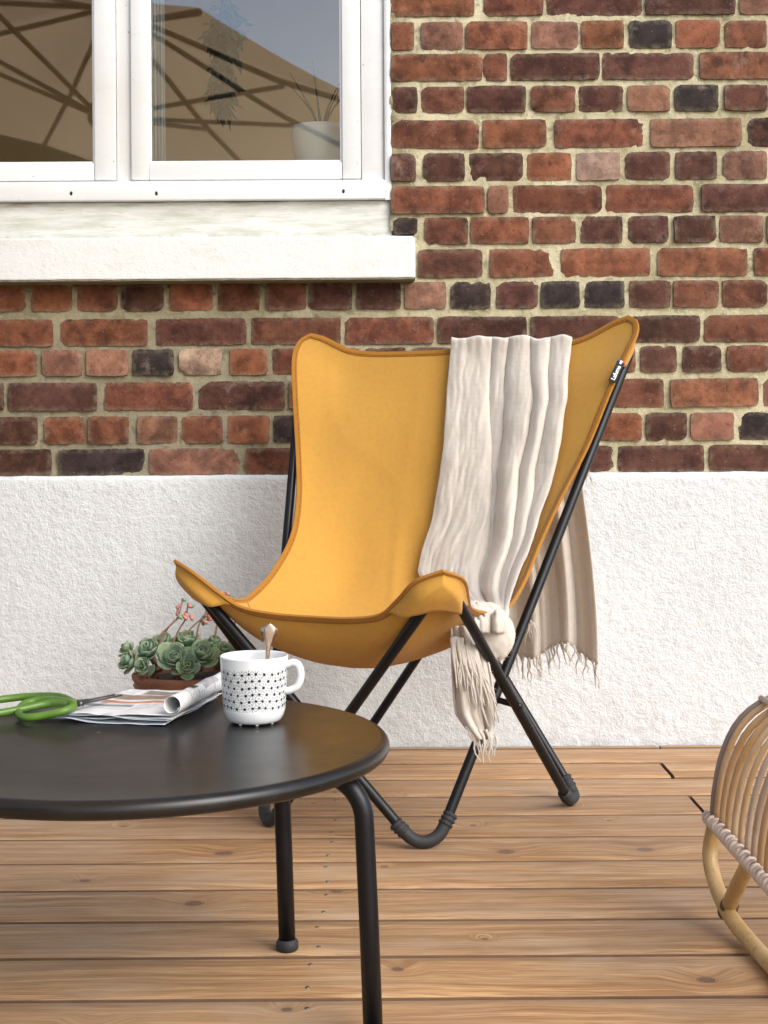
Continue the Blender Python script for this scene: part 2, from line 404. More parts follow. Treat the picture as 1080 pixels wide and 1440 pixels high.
M = dict(brick=mat_brick(), mortar=mat_mortar(), render=mat_render(), paint=mat_white_paint(), weath=mat_weathered(), sill=mat_sill(),
         wood=mat_wood(), sling=mat_fabric('mustard_canvas', (.60, .315, .058), 150, blotch=.04, trans=.12), bind=mat_fabric('ochre_binding', (.37, .155, .017), 300),
         scarf=mat_fabric('cream_wool', (.76, .685, .59), 95, .0018, .95, .06, .45, trans=.18), tube=plain('black_steel_tube', (.006, .006, .0075), .38, .3, 25, .08, .0004, Specular_IOR_Level=.32),
         rubber=plain('black_rubber', (.022, .022, .023), .68, .2, 60, .3), leaf=mat_leaf(), cane=mat_cane(), glass=mat_glass(), pole_cane=mat_pole_cane(), table=mat_table(),
         pot=mat_terracotta(), lawn=mat_grass(), soil=plain('dark_soil', (.03, .02, .013), .95, .5, 90, .9, .006),
         plaster=mat_white_paint('reveal_plaster', .4, rough=.8), iron=plain('hole_dark', (.015, .012, .01), .8),
         mug=mat_attr('glazed_porcelain', .12), paper=mat_attr('newsprint', .8, .15, 120, .2),
         green=plain('green_plastic_handle', (.095, .20, .022), .38, .12, 20, .06), steel=plain('dark_blade_steel', (.12, .12, .125), .32, .3, 40, .1, Metallic=.9),
         silver=plain('worn_silver', (.66, .47, .36), .30, .2, 60, .06, Metallic=1.0), wrap=plain('pale_cane_lashing', (.66, .53, .44), .6, .2, 60, .5, .002),
         stalk=plain('pink_flower_stalk', (.33, .19, .13), .6, .25, 40), petal=plain('coral_petal', (.55, .22, .17), .55, .25, 60),
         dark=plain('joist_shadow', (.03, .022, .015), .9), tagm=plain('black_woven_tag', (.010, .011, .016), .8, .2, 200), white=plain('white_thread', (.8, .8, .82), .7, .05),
         red=plain('red_thread', (.6, .03, .04), .7, .05), blue=plain('blue_thread', (.03, .06, .35), .7, .05),
         canopy=mat_fabric('ecru_canopy', (.62, .47, .30), 60, trans=.6), pole=plain('bronze_grey_metal', (.05, .047, .044), .45, .2, 20),
         room=plain('room_plaster', (.60, .45, .30), .9, .12, 4), curtain=mat_fabric('white_voile', (.78, .78, .74), 80, trans=.4),
         planter=plain('white_glazed_planter', (.78, .78, .75), .25, .05, 12), hedge=plain('hedge_leaf', (.11, .215, .05), .6, .5, 9), dried=plain('dried_eucalyptus', (.022, .03, .016), .8, .4, 18),
         bark=plain('brown_bark', (.09, .06, .04), .9, .3, 30, .6), edge=plain('stained_plank_edge_gap_shade', (.15, .082, .043), .85, .4, 25, .5), screw=plain('zinc_screw', (.18, .17, .16), .5, .2, 40, Metallic=.8))

def set_attr_color(me, name, cols):
    a = me.color_attributes.new(name, 'FLOAT_COLOR', 'POINT')
    a.data.foreach_set('color', [x for c in cols for x in (c[0], c[1], c[2], 1)])
def set_attr_float(me, name, vals):
    a = me.attributes.new(name, 'FLOAT', 'POINT'); a.data.foreach_set('value', vals)

# ================================================================= GROUND AND DECK
g = mesh('ground', [(-60, -60, -.14), (60, -60, -.14), (60, 60, -.14), (-60, 60, -.14)], [(0, 1, 2, 3)], M['lawn']); g['kind'] = 'structure'
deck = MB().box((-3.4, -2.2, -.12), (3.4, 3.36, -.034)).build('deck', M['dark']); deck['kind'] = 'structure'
PITCH, BW = .1522, .1455
def plank(x0, x1, y0, y1):
    cx, cy = (x0+x1)/2, (y0+y1)/2
    nx = max(2, int((x1-x0)/.22)); hw, hl = (y1-y0)/2, (x1-x0)/2
    prof = [(-hw, -.026), (-hw, -.0065), (-hw+.0018, -.0026), (-hw+.0065, 0), (-hw*.5, .0005), (0, .0002), (hw*.5, .0005), (hw-.0065, 0), (hw-.0018, -.0026), (hw, -.0065), (hw, -.026)]
    if hw < .03: prof = [(-hw, -.026), (-hw, -.003), (-hw+.003, 0), (hw-.003, 0), (hw, -.003), (hw, -.026)]
    vs = []; fs = []; m = len(prof); sd = random.uniform(0, 99); dz = random.uniform(-.001, .0006)
    for i in range(nx+1):
        x = -hl+2*hl*i/nx
        for y, z in prof:
            w = noise.noise(Vector((x*2.2+sd, y*3, 3)))*.0009
            vs.append((x, y+noise.noise(Vector((x*1.4+sd, 0, 8)))*.0012*(abs(y)/hw), z+w+dz))
    for i in range(nx):
        for k in range(m-1): fs.append((i*m+k, (i+1)*m+k, (i+1)*m+k+1, i*m+k+1))
    fs.append(tuple(range(m))); fs.append(tuple(nx*m+k for k in range(m-1, -1, -1)))
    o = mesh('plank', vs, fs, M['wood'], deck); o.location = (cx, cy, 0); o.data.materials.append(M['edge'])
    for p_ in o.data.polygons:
        if abs(p_.normal.z) < .75: p_.material_index = 1  # side faces: edge stain plus the shade of the gaps, put into the colour
    return auto_smooth(o, 50)
G0 = 3.327
joints = {}
def jx(px, py): return G(px, py).x
joints[-1] = [jx(927, 1050), -1.3]; joints[1] = [jx(937, 1082), -1.15]; joints[3] = [jx(979, 1130), -1.6]; joints[4] = [1.7, -.95]; joints[6] = [1.5]
joints[8] = [-1.2]; joints[10] = [1.35]; joints[13] = [-.9, 1.6]
scr = MB()
for i in range(-1, 34):
    y1 = 3.360 if i == -1 else G0-i*PITCH-.0047
    y0 = G0+.0047 if i == -1 else G0-i*PITCH-PITCH+.0047
    js = sorted(joints.get(i, [])); xs = [-3.3]+js+[3.3]
    for a, b in zip(xs, xs[1:]): plank(a+(.004 if a > -3 else 0), b-(.004 if b < 3 else 0), y0, y1)
    for sx in (-1.35, -.105):
        if i < 0: continue
        for sy in (y0+.03, y1-.03):
            x_ = sx+random.uniform(-.006, .006)
            scr.lathe([(0, .0019), (.0028, .0019), (.0036, .0008), (.0038, -.003)], 10, x_, sy)
sc = scr.build('screws', M['screw'], deck, True); sc['kind'] = 'stuff'

# ================================================================= HOUSE
DB = 3.385                                   # brick face
DP = 3.368                                   # plinth face
house = empty('house', (0, DB, 0))
tag(house, 'house wall of weathered red brick above a white rendered plinth with a white window', 'house')
def hl(o):                                   # keep world coordinates for parts of the house
    o.matrix_parent_inverse = Matrix.Translation((0, -DB, 0)); return o
zP = P(540, 667, DP).z
# plinth: rough-cast sheet with depth
vs = []; fs = []; x0, x1 = -3.2, 3.2; dx = .009
xs = [x0+i*.09 for i in range(int((-1.15-x0)/.09)+1)]
x = -1.15
while x < 1.25: xs.append(x); x += dx
while x < x1: xs.append(x); x += .09
nz = 74; zs = [-.12+(zP+.12)*k/nz for k in range(nz+1)]
for X in xs:
    for Z in zs:
        q = Vector((X*58, Z*58, 1.7)); n_ = noise.noise(q)*.6+noise.noise(q*2.3)*.4
        big = noise.noise(Vector((X*2.2, Z*3, 4)))
        y = DP+.002*n_-.0015*big
        if Z > zP-.012: y += (Z-zP+.012)*.35
        vs.append((X, y, Z+(.004*noise.noise(Vector((X*14, 0, 3)))+.0015*noise.noise(Vector((X*60, 0, 3))) if Z == zs[-1] else 0)))
m = nz+1
for i in range(len(xs)-1):
    for k in range(nz): fs.append((i*m+k, (i+1)*m+k, (i+1)*m+k+1, i*m+k+1))
n0 = len(vs)
for X in xs: vs.append((X, DB+.03, zP+.001))
for i in range(len(xs)-1): fs.append((i*m+nz, (i+1)*m+nz, n0+i+1, n0+i))
hl(mesh('plinth', vs, fs, M['render'], house, True))

# bricks measured row by row: (top, bottom) at x=810 and spans in pixels
def half(l, k=.5, o=540): return [(o+a*k, o+b*k) for a, b in l]
rows = [
 (-18, 20, 's', half([(22,252),(283,446),(460,725),(738,987),(1003,1250)])),
 (30, 67, 'h', half([(22,83),(107,220),(232,402),(418,545),(558,673),(693,809),(824,942),(962,1076)])),
 (75, 111, 's', half([(22,275),(281,345),(358,605),(617,870),(890,1136)])),
 (121, 156, 'h', half([(22,92),(107,224),(236,397),(417,537),(550,670),(688,803),(820,938),(960,1077)])),
 (168, 206, 's', half([(22,265),(280,455),(482,728),(752,1005),(1028,1275)])),
 (215, 252, 'h', half([(22,88),(113,225),(241,389),(405,526),(544,663),(682,803),(823,935),(957,1076)])),
 (261, 298, 's', half([(22,281),(294,348),(365,611),(627,870),(895,1140)])),
 (305, 341, 'h', half([(28,92),(115,234),(246,406),(420,538),(555,670),(690,798),(818,933),(948,1065)])),
 (350, 388, 's', half([(60,275),(300,475),(500,748),(772,1022),(1045,1290)])),
 (396, 432, 'h', [(-14,34),(45,100),(109,164),(172,229),(240,298),(307,364),(375,429),(436,494),(503,563)]+half([(60,173),(190,298),(318,432),(443,550),(565,675),(693,805),(817,940),(955,1076)])),
 (445, 481, 's', [(-50,73),(86,206),(219,345),(354,478),(486,609),(617,740),(748,869),(877,984),(992,1115)]),
 (488, 523, 'h', [(-5,50),(60,114),(122,179),(187,243),(253,310),(324,375),(384,440),(450,505),(515,570),(580,636),(646,702),(712,766),(776,830),(839,893),(902,951),(962,1014),(1024,1080)]),
 (534, 572, 's', [(-120,4),(12,135),(147,270),(279,400),(408,530),(540,662),(672,796),(808,933),(944,1066),(1075,1198)]),
 (582, 619, 'h', [(-5,51),(63,118),(125,180),(194,248),(256,312),(321,378),(385,440),(450,506),(517,572),(582,638),(649,703),(713,768),(778,835),(846,902),(910,966),(973,1031),(1041,1097)]),
 (628, 663, 's', [(-50,71),(82,202),(211,336),(346,468),(478,600),(610,732),(742,862),(870,990),(999,1122)]),
]
RED, DARK, PINK, PALE, MAR, ORG = (.155, .056, .030), (.037, .024, .022), (.23, .108, .068), (.34, .215, .15), (.090, .036, .024), (.20, .074, .036)
tint = {(1,1):PINK,(1,3):PINK,(1,4):ORG,(1,5):DARK,(1,6):ORG,(1,2):ORG,(2,2):MAR,(2,3):MAR,(2,4):ORG,(3,6):DARK,(3,5):PINK,(3,1):RED,(3,4):MAR,(4,0):RED,(5,0):MAR,(5,1):MAR,(5,2):MAR,
 (5,3):ORG,(5,4):PALE,(5,5):MAR,(5,6):MAR,(5,7):PINK,(6,4):MAR,(6,0):RED,(6,2):RED,(7,0):DARK,(7,4):MAR,(7,5):MAR,(7,6):MAR,(7,7):PINK,(8,0):MAR,(8,2):ORG,(8,3):ORG,
 (9,10):DARK,(9,11):MAR,(9,12):DARK,(9,13):DARK,(9,14):MAR,(9,9):PINK,(9,8):MAR,(9,4):ORG,(9,0):ORG,(9,15):RED,(9,16):RED,(10,5):MAR,(10,7):MAR,(11,0):ORG,(11,3):DARK,(11,4):PALE,(11,5):ORG,(11,14):MAR,(11,15):MAR,
 (12,3):MAR,(12,8):ORG,(12,7):RED,(12,2):RED,(13,6):DARK,(13,1):ORG,(13,14):MAR,(13,15):PINK,(13,2):RED,(14,1):DARK,(14,0):MAR,(14,2):PINK,(14,7):MAR,(14,8):MAR}
wall = None
def brick_geo(x0, x1, z0, z1, seed, col):
    """one uneven brick face with worn arrises, front towards -y; returns verts, faces, rim weights"""
    rnd = random.Random(seed); w, h = x1-x0+.0038, z1-z0+.0036
    nx = max(6, int(w/.014)); nzb = 5
    vs = []; fs = []; rim = []
    proud = rnd.uniform(-.0025, .003); tx, tz = rnd.uniform(-.004, .004), rnd.uniform(-.008, .008); rot = rnd.uniform(-.012, .012)
    chips = [(rnd.choice([0, 1, rnd.random()]), rnd.choice([0, 1]), rnd.uniform(.003, .009)) for _ in range(rnd.choice([0, 1, 1, 2, 3]))]
    for k in range(nzb+1):
        for i in range(nx+1):
            a, b = i/nx, k/nzb
            X, Z = (a-.5)*w, (b-.5)*h
            ed = min(min(a, 1-a)*w, min(b, 1-b)*h)
            q = Vector((X*70+seed*3.1, Z*70, seed))
            X += noise.noise(q)*.0022*(1 if i in (0, nx) else .3); Z += noise.noise(q+Vector((9, 0, 0)))*.0019*(1 if k in (0, nzb) else .3)
            if i in (0, nx) and k in (0, nzb): X *= 1-.004/w; Z *= 1-.0045/h
            y = -proud+tx*X/w*1.5+tz*Z/h*.5+noise.noise(q*.5+Vector((0, 5, 0)))*.0016+noise.noise(q*1.6)*.0007
            if ed < 1e-6: y += .0022+abs(noise.noise(q*1.3))*.0025
            for ca, cb, cr_ in chips:
                dd = math.hypot((a-ca)*w, (b-cb)*h)
                if dd < cr_: y += (cr_-dd)*.7; 
                if dd < cr_ and ed < 1e-6: X *= 1-.5*(cr_-dd)/w; Z *= 1-.5*(cr_-dd)/h*1.2
            c_, s_ = math.cos(rot), math.sin(rot)
            vs.append((X*c_-Z*s_, y, Z*c_+X*s_)); rim.append(1.0 if ed < 1e-6 else (.12 if ed < .011 else 0.0))
    W_ = nx+1
    for k in range(nzb):
        for i in range(nx): fs.append((k*W_+i, k*W_+i+1, (k+1)*W_+i+1, (k+1)*W_+i))
    loop = [i for i in range(W_)]+[k*W_+nx for k in range(1, nzb+1)]+[nzb*W_+i for i in range(nx-1, -1, -1)]+[k*W_ for k in range(nzb-1, 0, -1)]
    b0 = len(vs)
    for i in loop: vs.append((vs[i][0], .03, vs[i][2])); rim.append(1.0)
    for j in range(len(loop)):
        j2 = (j+1) % len(loop); fs.append((loop[j2], loop[j], b0+j, b0+j2))
    return vs, fs, rim
def jitc(c, rnd):
    k = rnd.uniform(.82, 1.2); return (c[0]*k*rnd.uniform(.94, 1.06), c[1]*k, c[2]*k*rnd.uniform(.92, 1.08))
# the opening of the window
XW1 = P(546.5, 150, DB).x; XW0 = XW1-1.72; ZW1 = 2.62; ZSB = P(300, 396, DB).z; XS1 = P(585, 360, DB).x; XS0 = XW0-.065; ZST = P(300, 333, DB).z
def free(xa, xb, za, zb):
    if za > zP-.02 and not (xb > XW0-.002 and xa < XW1+.0005 and zb > ZST-.01 and za < ZW1) and not (xb > XS0-.002 and xa < XS1+.003 and zb > ZSB and za < ZST): return True
    return False
# mortar bed (one sheet with a hole for the window)
cell = .0085; X0, X1 = -1.06, 1.06; Z0, Z1 = zP-.01, 1.98
nx, nzm = int((X1-X0)/cell), int((Z1-Z0)/cell); idx = {}; vs = []; fs = []
def mv(i, k):
    if (i, k) not in idx:
        X, Z = X0+i*cell, Z0+k*cell
        n_ = noise.noise(Vector((X*45, Z*45, 2)))*.0016+noise.noise(Vector((X*110, Z*110, 7)))*.0016+noise.noise(Vector((X*9, Z*9, 5)))*.0015
        idx[(i, k)] = len(vs); vs.append((X, DB+.0068+n_, Z))
    return idx[(i, k)]
def hole(X, Z): return (XW0 < X < XW1+.003*(1+noise.noise(Vector((1, Z*40, 3)))) and Z > ZST-.005) or (XS0 < X < XS1-.004 and ZSB+.012 < Z < ZST+.01)
for i in range(nx):
    for k in range(nzm):
        if hole(X0+(i+.5)*cell, Z0+(k+.5)*cell): continue
        fs.append((mv(i, k), mv(i+1, k), mv(i+1, k+1), mv(i, k+1)))
def slab(xa, xb, za, zb):
    n = len(vs); vs.extend([(xa, DB+.0075, za), (xb, DB+.0075, za), (xb, DB+.0075, zb), (xa, DB+.0075, zb)]); fs.append((n, n+1, n+2, n+3))
slab(X1-.004, 3.2, Z0, 3.0); slab(-3.2, X0+.004, Z0, ZST); slab(-3.2, XW0, ZST, 3.0); slab(XW1, X1, Z1-.004, 3.0); slab(XW0, XW1, ZW1, 3.0)
wall = hl(mesh('brick_wall', vs, fs, M['mortar'], house, True))
stuffV, stuffF, stuffR, stuffC = [], [], [], []
nb = 0
pitch_px = 46.4
allrows = []
for r, (ya, yb, typ, spans) in enumerate(rows):
    za, zb = P(810, yb, DB).z, P(810, ya, DB).z
    sp = [(P(a, (ya+yb)/2, DB).x, P(b, (ya+yb)/2, DB).x, tint.get((r, i))) for i, (a, b) in enumerate(spans)]
    allrows.append((za, zb, typ, sp, True))
zt = allrows[0][1]
for k in range(12):
    za = zt+.016+k*.0818
    if za > 2.9: break
    allrows.append((za, za+.066, 'hs'[k % 2], [], False))
for ri, (za, zb, typ, sp, meas) in enumerate(allrows):
    st = .232 if typ == 's' else .1165; wd = .219 if typ == 's' else .1015
    if sp:
        lo, hi = sp[0][0], sp[-1][1]
    else: lo = hi = .02
    full = [(a, b, t, 1) for a, b, t in sp]
    x = hi+.013
    while x < 2.3: full.append((x, x+wd, None, 0)); x += st
    x = lo-.013
    while x > -2.3: full.append((x-wd, x, None, 0)); x -= st
    for a, b, t, me_ in full:
        rnd = random.Random(int(a*9999)+ri*71); za_ = za
        if not free(a, b, za, zb):
            if a < XW1+.003 < b-.03 and free(XW1+.007, b, za, zb): a = XW1+.007
            elif a < XS1+.004 < b-.03 and free(XS1+.006, b, za, zb): a = XS1+.006
            elif a > XW1-.002 and b < XS1+.004 and za < ZST < zb-.015: za_ = ZST+.006; a = max(a, XW1+.004)
            elif a+.03 < XW0-.004 < b and free(a, XW0-.005, za, zb): b = XW0-.005
            else: continue
        col = t or rnd.choice([RED, RED, RED, RED, MAR, MAR, ORG, ORG, DARK, PINK])
        col = jitc(col, rnd)
        near = (-1.15 < a and b < 1.28 and zb < 2.05) and nb < 292
        vs_, fs_, rim = brick_geo(a, b, za_, zb, rnd.uniform(0, 400), col)
        if near:
            o = mesh('brick', vs_, fs_, M['brick'], wall, True); o.matrix_parent_inverse = Matrix.Translation((0, -DB, 0)) if 0 else Matrix.Identity(4)
            o.location = ((a+b)/2, DB, (za_+zb)/2)
            set_attr_float(o.data, 'rim', rim); set_attr_color(o.data, 'tint', [col]*len(vs_)); auto_smooth(o, 42); nb += 1
        else:
            n = len(stuffV); stuffV += [(v[0]+(a+b)/2, v[1]+DB, v[2]+(za+zb)/2) for v in vs_]; stuffF += [tuple(i+n for i in f) for f in fs_]; stuffR += rim; stuffC += [col]*len(vs_)
so_ = mesh('bricks', stuffV, stuffF, M['brick'], wall, True); so_['kind'] = 'stuff'
set_attr_float(so_.data, 'rim', stuffR); set_attr_color(so_.data, 'tint', stuffC)

# window: fixed frame, sashes with panes, sill
DW = 3.402
def X(px): return P(px, 150, DW).x
def Z(py, px=300): return P(px, py, DW).z
win = MB()
zfb = Z(283)
win.box((X(508), DW, Z(255)), (X(541), DW+.07, ZW1), .004)
win.box((X(163), DW+.006, Z(255)), (X(184), DW+.07, ZW1), .004)
XL0 = XW0+.012
win.box((XL0, DW, Z(255)), (XL0+.058, DW+.07, ZW1), .004)
win.box((XL0, DW-.0215, zfb), (X(541), DW+.07, Z(255)-.002), .004)
win.box((XL0, DW+.004, ZW1-.06), (X(541), DW+.0685, ZW1-.001), .003)
window = hl(win.build('window', M['paint'], house)); auto_smooth(window, 30)
def wl(o): o.matrix_parent_inverse = Matrix.Identity(4); return o
def sash(xa, xb, za, zb, st, gl, gr):
    s = MB(); y = DW-.006
    s.box((xa, y, za), (gl, y+.05, zb), .004); s.box((gr, y, za), (xb, y+.05, zb), .004)
    s.box((gl+.0005, y+.0025, za), (gr-.0005, y+.0485, st), .003); s.box((gl+.0005, y+.0025, zb-.06), (gr-.0005, y+.0485, zb), .003)
    o = wl(s.build('sash', M['paint'], window)); auto_smooth(o, 30)
    b = MB(); t = .006
    b.box((gl-.001, y+.008, st-.001), (gl+t, y+.02, zb-.059), .002); b.box((gr-t, y+.008, st-.001), (gr+.001, y+.02, zb-.059), .002); b.box((gl+t+.0003, y+.0075, st-.001), (gr-t-.0003, y+.0205, st+t), .002)
    wl(b.build('glazing_bead', M['paint'], window))
    p = MB().box((gl-.004, y+.022, st-.004), (gr+.004, y+.026, zb-.056)).build('pane', M['glass'], window); wl(p)
zs0, zst, zs1 = Z(253), Z(229), ZW1-.062
sash(X(184.5), X(507), zs0, zs1, zst, X(209), X(481))
sash(XL0+.0595, X(162.5), zs0, zs1, zst, XL0+.115, X(133))
hb = MB()
for px, py in ((100, 272), (220, 272), (483, 269)):
    q = P(px, py, DW-.0222); n = len(hb.v)
    hb.add([(q.x+.0042*math.cos(a*.7854)*random.uniform(.7, 1.1), DW-.0222, q.z+.0055*math.sin(a*.7854)) for a in range(8)], [tuple(range(8))])
wl(hb.build('weep_hole', M['iron'], window))
# weathered sub-board (object origin at its centre so that its wear follows its edges)
zc = (Z(286)+Z(333))/2; hh = (Z(286)-Z(333))/2+.004
bd = MB(); nxb = 60
xa, xb = XW0+.004, P(551, 310, DW+.006).x
bd.box((xa, -.004, -hh), (xb, .06, hh), .004)
o = bd.build('sub_board', M['weath'], house); hl(o); o.location = (0, DW+.002, zc); auto_smooth(o, 30)
# plaster edge beside the frame: ragged
vs = []; fs = []; nn = 90
for k in range(nn+1):
    z = Z(284)+(ZW1-Z(284))*k/nn
    rg = P(549.5, 150, DW-.013).x+noise.noise(Vector((z*60, 0, 1)))*.0035+noise.noise(Vector((z*17, 0, 4)))*.003
    yy = DW-.012+noise.noise(Vector((z*40, 3, 1)))*.0015
    vs += [(X(540.5), yy+.004, z), (X(544), yy, z), (rg, yy+.001, z), (rg+.002, yy+.012, z)]
for k in range(nn):
    for j in range(3): fs.append((k*4+j, k*4+j+1, (k+1)*4+j+1, (k+1)*4+j))
hl(mesh('reveal', vs, fs, M['plaster'], house, True))
# sill
DS = 3.318
zt_, zb_ = P(300, 333, DS).z, P(300, 394, DS).z; xs1 = P(584, 360, DS).x
bm = bmesh.new(); bmesh.ops.create_cube(bm, size=1)
for v in bm.verts: v.co = Vector(((XS0 if v.co.x < 0 else xs1), (0 if v.co.y < 0 else .09), ((zb_-zt_)/2 if v.co.z < 0 else (zt_-zb_)/2)))
bmesh.ops.bevel(bm, geom=bm.edges[:], offset=.004, segments=2, affect='EDGES')
bmesh.ops.subdivide_edges(bm, edges=[e for e in bm.edges if abs(e.verts[0].co.x-e.verts[1].co.x) > .5], cuts=110)
for v in bm.verts:
    n_ = noise.noise_vector(Vector((v.co.x*28, v.co.z*28, v.co.y*28)))
    v.co += Vector((0, n_.y*.0014, n_.z*.0016))
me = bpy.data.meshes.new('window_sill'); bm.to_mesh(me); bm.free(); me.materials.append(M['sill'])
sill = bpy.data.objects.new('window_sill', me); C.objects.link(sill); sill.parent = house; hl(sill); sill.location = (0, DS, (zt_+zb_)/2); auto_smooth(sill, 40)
# the room behind the glass
rm = MB(); ya, yb, xa, xb, za, zb = DB+.13, DB+2.6, XW0-.7, XW1+.7, .2, 2.75
rm.add([(xa, ya, za), (xb, ya, za), (xb, yb, za), (xa, yb, za), (xa, ya, zb), (xb, ya, zb), (xb, yb, zb), (xa, yb, zb)], [(0, 1, 2, 3), (7, 6, 5, 4), (2, 6, 7, 3), (0, 3, 7, 4)])  # right wall left out, an unseen opening added to brighten the room with daylight
rm.box((XW0+.01, DW+.075, Z(283)-.05), (XW1-.01, ya+.14, Z(243)))
rm.box((XW1-.008, DB+.03, ZST), (XW1+.06, ya, ZW1)); rm.box((XW0-.06, DB+.03, ZST), (XW0+.008, ya, ZW1))
rm.box((xa, ya-.004, za), (XW0-.0605, ya+.004, zb)); rm.box((XW1+.0605, ya-.004, za), (xb, ya+.004, zb)); rm.box((XW0-.06, ya-.003, za), (XW1+.06, ya+.003, Z(283)-.051)); rm.box((XW0-.06, ya-.003, ZW1), (XW1+.06, ya+.003, zb))
hl(rm.build('room', M['room'], house))

# ================================================================= BEHIND THE GLASS
ZI = Z(243)
def world_thing(name, loc, label, cat): return tag(empty(name, loc), label, cat)
pc = P(452, 200, DW+.17)
pl = world_thing('planter', (pc.x, pc.y, ZI), 'white round planter behind the window glass on the inner sill', 'planter')
hp = P(452, 181, DW+.17).z-ZI
MB().lathe([(0, .002), (.058, .002), (.066, .01), (.080, hp*.9), (.081, hp), (.076, hp), (.072, hp-.02)], 40).build('pot', M['planter'], pl, True)
MB().lathe([(0, hp-.018), (.0735, hp-.018)], 24).build('soil', M['soil'], pl)
st_ = MB()
for k in range(7):
    a = k*.9; st_.tube(cr([(0, 0, hp-.02), (.03*math.cos(a), .03*math.sin(a), hp+.05), (.09*math.cos(a), .07*math.sin(a), hp+.12+.02*(k % 3))], 7), lambda t: .004*(1-t*.8), 5)
st_.build('stems', M['dried'], pl, True)
def leafy(mb, c, n, rx, ry, rz, ln, wd, rnd, droop=.0):
    for _ in range(n):
        while 1:
            p = Vector((rnd.uniform(-1, 1), rnd.uniform(-1, 1), rnd.uniform(-1, 1)))
            if p.length < 1: break
        p = Vector((p.x*rx, p.y*ry, p.z*rz))+c
        d = Vector((rnd.gauss(0, 1), rnd.gauss(0, 1), rnd.gauss(0, 1)-droop)).normalized(); s = d.orthogonal().normalized()
        s.rotate(Matrix.Rotation(rnd.uniform(0, 6.3), 3, d)); n_ = d.cross(s)*.12*ln
        L = ln*rnd.uniform(.6, 1.2); w = wd*rnd.uniform(.7, 1.1)
        mb.add([p, p+d*L*.45+s*w+n_, p+d*L, p+d*L*.45-s*w+n_], [(0, 1, 2), (0, 2, 3)])
rnd = random.Random(3)
hg = P(318, 60, DW+.2)
db = MB()
for k in range(9):
    dx, dy = rnd.uniform(-.03, .03), rnd.uniform(-.03, .03)
    db.tube(cr([(hg.x+.01, hg.y, 2.30), (hg.x+dx*.4, hg.y+dy*.4, 1.95), (hg.x+dx*1.2-.012, hg.y+dy, P(300, 130+rnd.uniform(-20, 30), DW+.2).z)], 9), .0022, 5)
leafy(db, Vector((hg.x, hg.y, P(310, 40, DW+.2).z)), 170, .040, .04, .09, .055, .013, rnd, 1.8); leafy(db, Vector((hg.x-.012, hg.y, P(305, 115, DW+.2).z)), 130, .026, .03, .075, .06, .011, rnd, 2.5)
dr = db.build('dried_bouquet', M['dried']); tag(dr, 'dark bunch of dried leaves hanging upside down behind the window glass', 'dried plant')
cv = []; cf = []
for k in range(24):
    for j in range(13):
        xx = X(206)+(X(223)-X(206))*j/12; cv.append((xx, DW+.10+.012*math.sin(j*1.9+k*.04), ZI+.01+(2.45-ZI)*k/23))
for k in range(23):
    for j in range(12): cf.append((k*13+j, k*13+j+1, (k+1)*13+j+1, (k+1)*13+j))
cu = mesh('curtain', cv, cf, M['curtain'], None, True); tag(cu, 'narrow white curtain gathered at the edge of the window pane', 'curtain')
md = cu.modifiers.new('thickness', 'SOLIDIFY'); md.thickness = .002

# ================================================================= PARASOL (overhead, mirrored in the panes) AND HEDGE
pa = world_thing('cantilever_parasol', (-2.98, 1.2, 0), 'large ecru cantilever parasol overhead, mirrored in the window panes', 'parasol')
def pp(v): return Vector(v)-Vector((-2.98, 1.2, 0))
hub = Vector((-1.27, .75, 2.26)); apex = Vector((-1.23, .75, 2.80)); RIM = 1.74; N8 = 8; TILT = .22
rim = [Vector((hub.x+RIM*math.cos(R(22.5+45*k)), hub.y+RIM*math.sin(R(22.5+45*k)), 2.36-TILT*RIM*math.cos(R(22.5+45*k)))) for k in range(N8)]
cvs = []; cfs = []
for k in range(N8):
    a, b = rim[k], rim[(k+1) % N8]; n0 = len(cvs); m_ = 10
    for i in range(m_+1):
        for j in range(m_+1):
            t = i/m_; s = j/m_; q = apex.lerp(a.lerp(b, s), t); q.z -= .05*math.sin(math.pi*s)*t*(1) - .0; q.z -= .035*math.sin(math.pi*t)
            cvs.append(pp(q))
    for i in range(m_):
        for j in range(m_): cfs.append((n0+i*(m_+1)+j, n0+i*(m_+1)+j+1, n0+(i+1)*(m_+1)+j+1, n0+(i+1)*(m_+1)+j))
cn = mesh('canopy', cvs, cfs, M['canopy'], pa, True); clean(cn, 1e-4)
for k in range(N8):
    MB().tube([pp(apex+Vector((0, 0, -.05))), pp((apex+rim[k])/2+Vector((0, 0, -.075))), pp(rim[k]+Vector((0, 0, -.015)))], .013, 8).build('rib', M['pole'], pa, True)
    MB().tube([pp(hub), pp(apex.lerp(rim[k], .52)+Vector((0, 0, -.09)))], .011, 8).build('strut', M['pole'], pa, True)
MB().lathe([(0, -.05), (.03, -.05), (.055, -.02), (.055, .04), (.03, .07), (.02, .5), (0, .5)], 16, *pp(hub).xy).build('hub', M['pole'], pa, True).location.z = hub.z
MB().tube([pp((-1.23, .75, 2.78)), pp((-1.23, .75, 3.06)), pp((-1.5, .80, 3.15)), pp((-2.95, 1.2, 2.98))], .024, 10).build('arm', M['pole'], pa, True)
MB().tube([(0, 0, 0.001), (0, 0, 3.0)], .035, 14).build('mast', M['pole'], pa, True)
MB().box((-.35, -.35, .002), (.35, .35, .06), .01).build('base', M['pole'], pa)
hmn = NT('hedge_leaf_lit'); hcol = hmn.mix(hmn.noise(hmn.coord(), 7, 4), (.05, .11, .02), (.12, .21, .05)); hmn.p(Base_Color=hcol, Roughness=.5)
